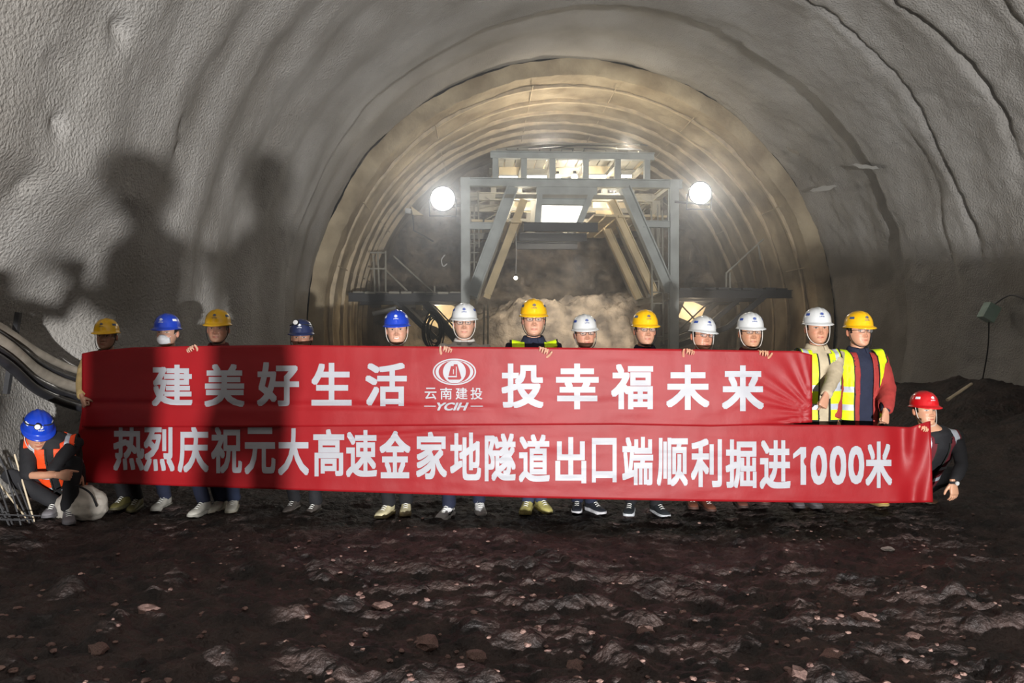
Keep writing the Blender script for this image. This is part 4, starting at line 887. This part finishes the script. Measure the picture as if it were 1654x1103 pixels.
# squatting at the right end
TmR = Matrix.Translation(at(1500, 700, 6.35) + Vector((.06, .42, -.98 - .02))) @ Matrix.Rotation(math.radians(24), 4, 'X'); 
def squat(loc_pelvis, tilt, yaw_): return Matrix.Translation(loc_pelvis) @ Matrix.Rotation(math.radians(yaw_), 4, 'Z') @ Matrix.Rotation(math.radians(tilt), 4, 'X') @ Matrix.Translation((0, 0, -.92))
pr = at(1480, 775, 6.62); pr.z = .33
r, Hr, wpr = person('person in a red helmet squatting at the right end with one arm hanging', at(1492, 631, 6.28), 1, [(toe(1478, 812), -6), (toe(1516, 812), 20)],
       [(at(1488, 694, 6.06), 'grip', (.35, -.2, 1), (0, 1, .2)), (at(1541, 792, 6.02), 'relax', (.0, -.18, -1), (.25, -1, .1), -1)], 'red', m_blk, m_blk, ((120, 84, 60), (180, 172, 160)), tone=(1.1, .98, .85), yaw=3, pitch=-3, strap=m_lt,
       Tm=squat(pr, 38, 2), knees=[(-.3, -1, .8), (.5, -1, .8)], poles=[(-1, 0, -.8), (1, .6, .3)], vest=(m_marn, .05, .17), hs=1.05)
wv = wpr[1]; d_ = Vector((0, -.15, -1)).normalized()
wt = MB(); wt.tube([wv + d_ * -.012, wv + d_ * .008], .034, 16).build('watch_strap', m_blk, r); MB().tube([wv + Vector((.01, -.030, .003)), wv + Vector((.012, -.040, .002))], .017, 14).build('watch', m_white, r)
# kneeling at the left end
pl_ = at(100, 800, 6.36); pl_.z = .30
r, Hl, wpl = person('kneeling person in a blue helmet and orange safety vest at the left end', at(64, 667, 5.95), 1, [(toe(74, 842), 10), (toe(112, 846), 30)],
       [(at(106, 768, 5.9), 'fist', (1, -.1, -.05), (0, -1, .3), 1), (at(122, 774, 6.15), 'fist', (.2, -.5, -.6), (.3, -1, .2), 1)], 'blue', m_blk, m_blk, ((110, 108, 112), (90, 88, 92)), tone=(.95, .8, .7), yaw=38, pitch=28, strap=m_lt, lamp_on=True,
       Tm=squat(pl_, 36, 14), knees=[(-.6, -1, .7), (.5, -1, .4)], poles=[(-1, -.2, -.6), (-.2, -.4, -1)], vest=(m_hio, .022, .195), short=0, hs=1.12)
# people standing behind the camera, whose shadows fall over the row and the left wall
for lab, x, y, zt, hl, hr in (('person standing right behind the camera', -.10, -.80, 1.74, (-.26, -1.0, 1.25), (-.12, -1.05, 1.28)), ('person standing left of the camera', -.62, -.60, 1.74, (-.80, -.80, 1.25), (-.64, -.85, 1.25)), ('person left of the camera raising a phone', -1.78, .62, 1.62, (-1.72, .95, 1.42), (-1.45, .95, 1.45))):
    e = .0
    person(lab, (x, y, zt), 1, [((x - .12, y - .2, 0), -5), ((x + .12, y - .2, 0), 5)], [(Vector(hl), 'grip', (0, 0, 1), (0, 1, 0)), (Vector(hr), 'grip', (0, 0, 1), (0, 1, 0))], 'white', m_blk, m_blk, poles=[(-.15, .3, -1), (.15, .3, -1)], Tm=Matrix.Translation((x, y, 0)) @ Matrix.Rotation(-.75, 4, 'Z') @ Matrix.Scale(zt / 1.79, 4) if zt > 1.7 else None)
# ---------------------------------------------------------------- other things
bx_ = empty('shadow_blocker', (2.9, -2.55, 0), 'grey box added unseen behind the camera to shade the right wall', 'box', rz=math.radians(-16))  # unseen box added to cast the straight-edged shadow on the right wall
Rz = Matrix.Rotation(math.radians(-16), 3, 'Z'); c0 = Vector((2.9, -2.55, 0))
MB().box(c0 + Vector((0, 0, .56)), (1.7, .7, .9), Rz).build('case', m_steel, bx_); MB().box(c0 + Vector((0, 0, 1.025)), (1.76, .76, .05), Rz).build('lid', m_dark, bx_)
for sx in (-1, 1): MB().box(c0 + Rz @ Vector((sx * .7, 0, .06)), (.1, .7, .12), Rz).build('foot', m_dark, bx_)
# floodlight hung on the right wall with its cable
p = ray_wall(1612, 505); p = p + Vector((-.22, -.1, 0)); wl = empty('wall_lamp', p, 'unlit pale green lamp box hung on the dark right wall', 'lamp')
m_pgreen = mat('pale_green_paint', srgb(150, 176, 164), .5)
MB().box(p, (.2, .16, .26), Matrix.Rotation(.5, 3, 'Y')).build('lamp_box', m_pgreen, wl); MB().box(p + Vector((-.09, -.09, -.04)), (.14, .03, .2), Matrix.Rotation(.5, 3, 'Y')).build('glass', m_glass, wl)
MB().tube(spline([p + Vector((.05, 0, .1)), ray_wall(1640, 478) + Vector((-.12, 0, 0)), ray_wall(1660, 480) + Vector((-.12, 0, 0)), ray_wall(1700, 500) + Vector((-.12, 0, 0))], 6), .012, 6).build('cable', m_grey, wl, True)
MB().tube(spline([p + Vector((0, 0, -.1)), p + Vector((-.02, 0, -.6)), p + Vector((-.15, 0, -1.3))], 5), .01, 5).build('cord', m_blk, wl, True)
# hoses sagging along the left wall
m_hose = mat('grey_hose', srgb(150, 142, 130), .5, var=.15); m_hose2 = mat('dark_hose', srgb(46, 46, 50), .45, var=.2)
random.seed(11)
for i, (y0, y1, y2, r, m, lab) in enumerate(((528, 570, 596, .035, m_hose, 'uppermost pale hose sagging along the left wall'), (540, 588, 612, .03, m_hose2, 'black hose just below the uppermost pale hose'), (550, 600, 624, .05, m_hose, 'thick pale hose in the middle of the hoses on the left wall'), (566, 618, 640, .028, m_hose2, 'thin black hose under the thick pale hose'), (580, 632, 655, .04, m_hose2, 'lowest dark hose on the left wall'))):
    P = []
    for px, py, D in ((-260, y0 - 110, 4.4), (-120, y0 - 60, 5.2), (0, y0, 6.0), (60, y1 - 2, 6.75), (118, y2, 7.35), (175, y2 + 10, 7.8), (260, y2 + 4, 9.0)):
        P.append(at(px, py, D - .03 * i))
    o = MB().tube(spline(P, 6), r, 10).build('hose', m, None, True); prop(o, lab, 'hose', 'hoses along the left wall')
for px, py, D in ((20, 570, 6.3), (150, 625, 7.75), (-60, 520, 5.7)):
    q = at(px, py, D); o = MB().box(q, (.04, .04, .7), Matrix.Rotation(.15, 3, 'Y')).build('hose_hook', m_dark); prop(o, {20: 'steel hook carrying the hoses beside the left frame edge', 150: 'steel hook carrying the hoses behind the khaki jacket', -60: 'steel hook carrying the hoses beyond the left frame edge'}[px], 'hook')
# bundle of rods standing at the far left
rb = empty('rod_bundle', ground_hit(10, 850), 'bundle of thin steel rods leaning at the far left edge', 'steel rods')
g0 = ground_hit(12, 850)
for k in range(22):
    a = g0 + Vector((random.uniform(-.26, .10), random.uniform(-.05, .18), -.01)); b = a + Vector((-.28 + random.uniform(-.1, .1), .1, random.uniform(.35, .6))); MB().tube([a, b], .007, 6).build('rod', m_rib if k % 3 == 0 else m_dark, rb)
for k in range(3):
    a = g0 + Vector((random.uniform(-.4, -.2), random.uniform(-.1, .1), .05 + .03 * k)); MB().tube([a, a + Vector((.5, .03, -.03))], .006, 6).build('rod', m_dark, rb)
# white sack beside the kneeling person
q = ground_hit(126, 838); q.y += .04; sk = MB(); ell(sk, [(0, 0, 0, .17, .12), (0, 0, .06, .21, .15), (.01, 0, .15, .20, .14), (.03, 0, .22, .14, .10), (.05, 0, .27, .05, .04)], 24, 2.1, Matrix.Translation(q))
v, f, nn = remesh(sk, .009, 3); v = v + nn * (.03 * fbm(v[:, 0] * 9, v[:, 1] * 9, v[:, 2] * 12, 3))[:, None]
e = empty('sack', q, 'pale woven sack lying beside the kneeling orange vest', 'sack'); mesh_obj('bag', v, f, mat('sack_cloth', srgb(186, 180, 170), .8, var=.1, bump=.004, bscale=30), e, True, world=True)
MB().tube(spline([q + Vector((-.16, -.10, .24)), q + Vector((0, -.13, .30)), q + Vector((.14, -.13, .24)), q + Vector((.2, -.13, .12))], 6), .008, 6).build('drawstring', m_blk, e, True)
# stones and clods on the floor, one rock mesh varied and shared
m_st = mat('stone', srgb(150, 122, 112), .7, scale=12, bump=.004, bscale=40, col2=srgb(90, 66, 62)); m_stp = mat('pale_stone', srgb(216, 212, 206), .6, bump=.003)
def rock_mesh(seed):
    bm = bmesh.new(); bmesh.ops.create_icosphere(bm, subdivisions=2, radius=1)
    for v in bm.verts: n = v.co.normalized(); v.co = Vector((n.x * 1.2, n.y, n.z * .55)) * (1 + .5 * noise.noise(n * 1.4 + Vector((seed, 0, 0))) + .22 * noise.noise(n * 4 + Vector((seed, 3, 0))))
    me = bpy.data.meshes.new('stone'); bm.to_mesh(me); bm.free(); me.materials.append(m_st); return me
RM = [rock_mesh(i * 3.7) for i in range(6)]
random.seed(21); zs = []
SL = ['muddy stone at the bottom right of the floor, below the 1000', 'muddy stone near the bottom edge, left of centre', 'muddy stone at the bottom left of the floor', 'muddy stone on the left floor nearest the leftmost shoes', 'muddy stone furthest right along the bottom', 'muddy stone touching the bottom edge at the right', 'muddy stone right of centre, below the black running shoes', 'muddy stone beside the small pale heap on the right floor', 'muddy stone below the small pale heap on the right floor', 'muddy stone under the muddy cream shoes', 'muddy stone near the bottom edge below the emblem', 'muddy stone at the bottom edge, right of centre']
big = [(1345, 1062), (690, 1040), (160, 1050), (238, 985), (1475, 1030), (1290, 1090), (1040, 1020), (1500, 920), (1395, 1000), (620, 980), (770, 1060), (930, 1080)]
st = MB()
for k in range(800):
    y = 3.15 + 3.2 * random.random() ** 1.5; x = random.uniform(-2.9, 4.6); r = random.uniform(.005, .014) * (1.4 if y < 4.4 else 1)
    me = RM[k % 6]; R_ = Matrix.Rotation(random.uniform(0, 6.3), 3, 'Z'); z = zf(x, y) if k % 1 == 0 else 0; st.add([Vector((x, y, z + r * .2)) + R_ @ v.co * r for v in me.vertices][:], [tuple(p.vertices) for p in me.polygons])
o = st.build('gravel', m_st, None, False); prop(o, 'loose gravel and small stones strewn over the muddy floor', 'gravel', kind='stuff')
for i, (px, py) in enumerate(big):
    g_ = ground_hit(px, py); r = random.uniform(.035, .06); o = bpy.data.objects.new('stone', RM[i % 6]); C.objects.link(o); o.location = g_ + Vector((0, 0, r * .12)); o.scale = (r, r, r); o.rotation_euler.z = random.uniform(0, 6)
    prop(o, SL[i], 'stone', 'stones sunk in the floor')
g_ = ground_hit(1434, 889); me = RM[2].copy(); me.materials.clear(); me.materials.append(m_stp); o = bpy.data.objects.new('stone', me); C.objects.link(o); o.location = g_ + Vector((0, 0, .012)); o.scale = (.035, .03, .03); prop(o, 'small white stone on the floor before the right end of the banners', 'stone')
# white scraps clinging to the right wall, rod on the heap
for (x0, y0, x1, y1), lab in (((1377, 266, 1420, 272), 'upper white scrap of sheet clinging to the right wall'), ((1308, 308, 1352, 300), 'lower white scrap of sheet clinging to the right wall'), ((1270, 238, 1292, 250), 'faint pale scrap nearest the crown on the right wall')):
    n = 9; top = []; bot = []
    for k in range(n):
        u = k / (n - 1); h = 3.2 * math.sin(PI * u) ** .5 + random.uniform(-1, 1); yy = y0 + (y1 - y0) * u + random.uniform(-1.2, 1.2); top.append(ray_wall(x0 + (x1 - x0) * u, yy - h, R0 - .19)); bot.append(ray_wall(x0 + (x1 - x0) * u, yy + h, R0 - .17))
    o = MB().add(top + bot, [(k, k + 1, n + k + 1, n + k) for k in range(n - 1)]).build('sheet_scrap', m_white if 'faint' not in lab else m_hose); o.modifiers.new('t', 'SOLIDIFY').thickness = .004; prop(o, lab, 'scrap')
o = MB().tube([at(1530, 646, 8.2), at(1569, 620, 8.6)], .018, 7).build('steel_rod', m_rib); prop(o, 'thin pale rod sticking out of the dark heap at the right', 'rod')
random.seed(4)
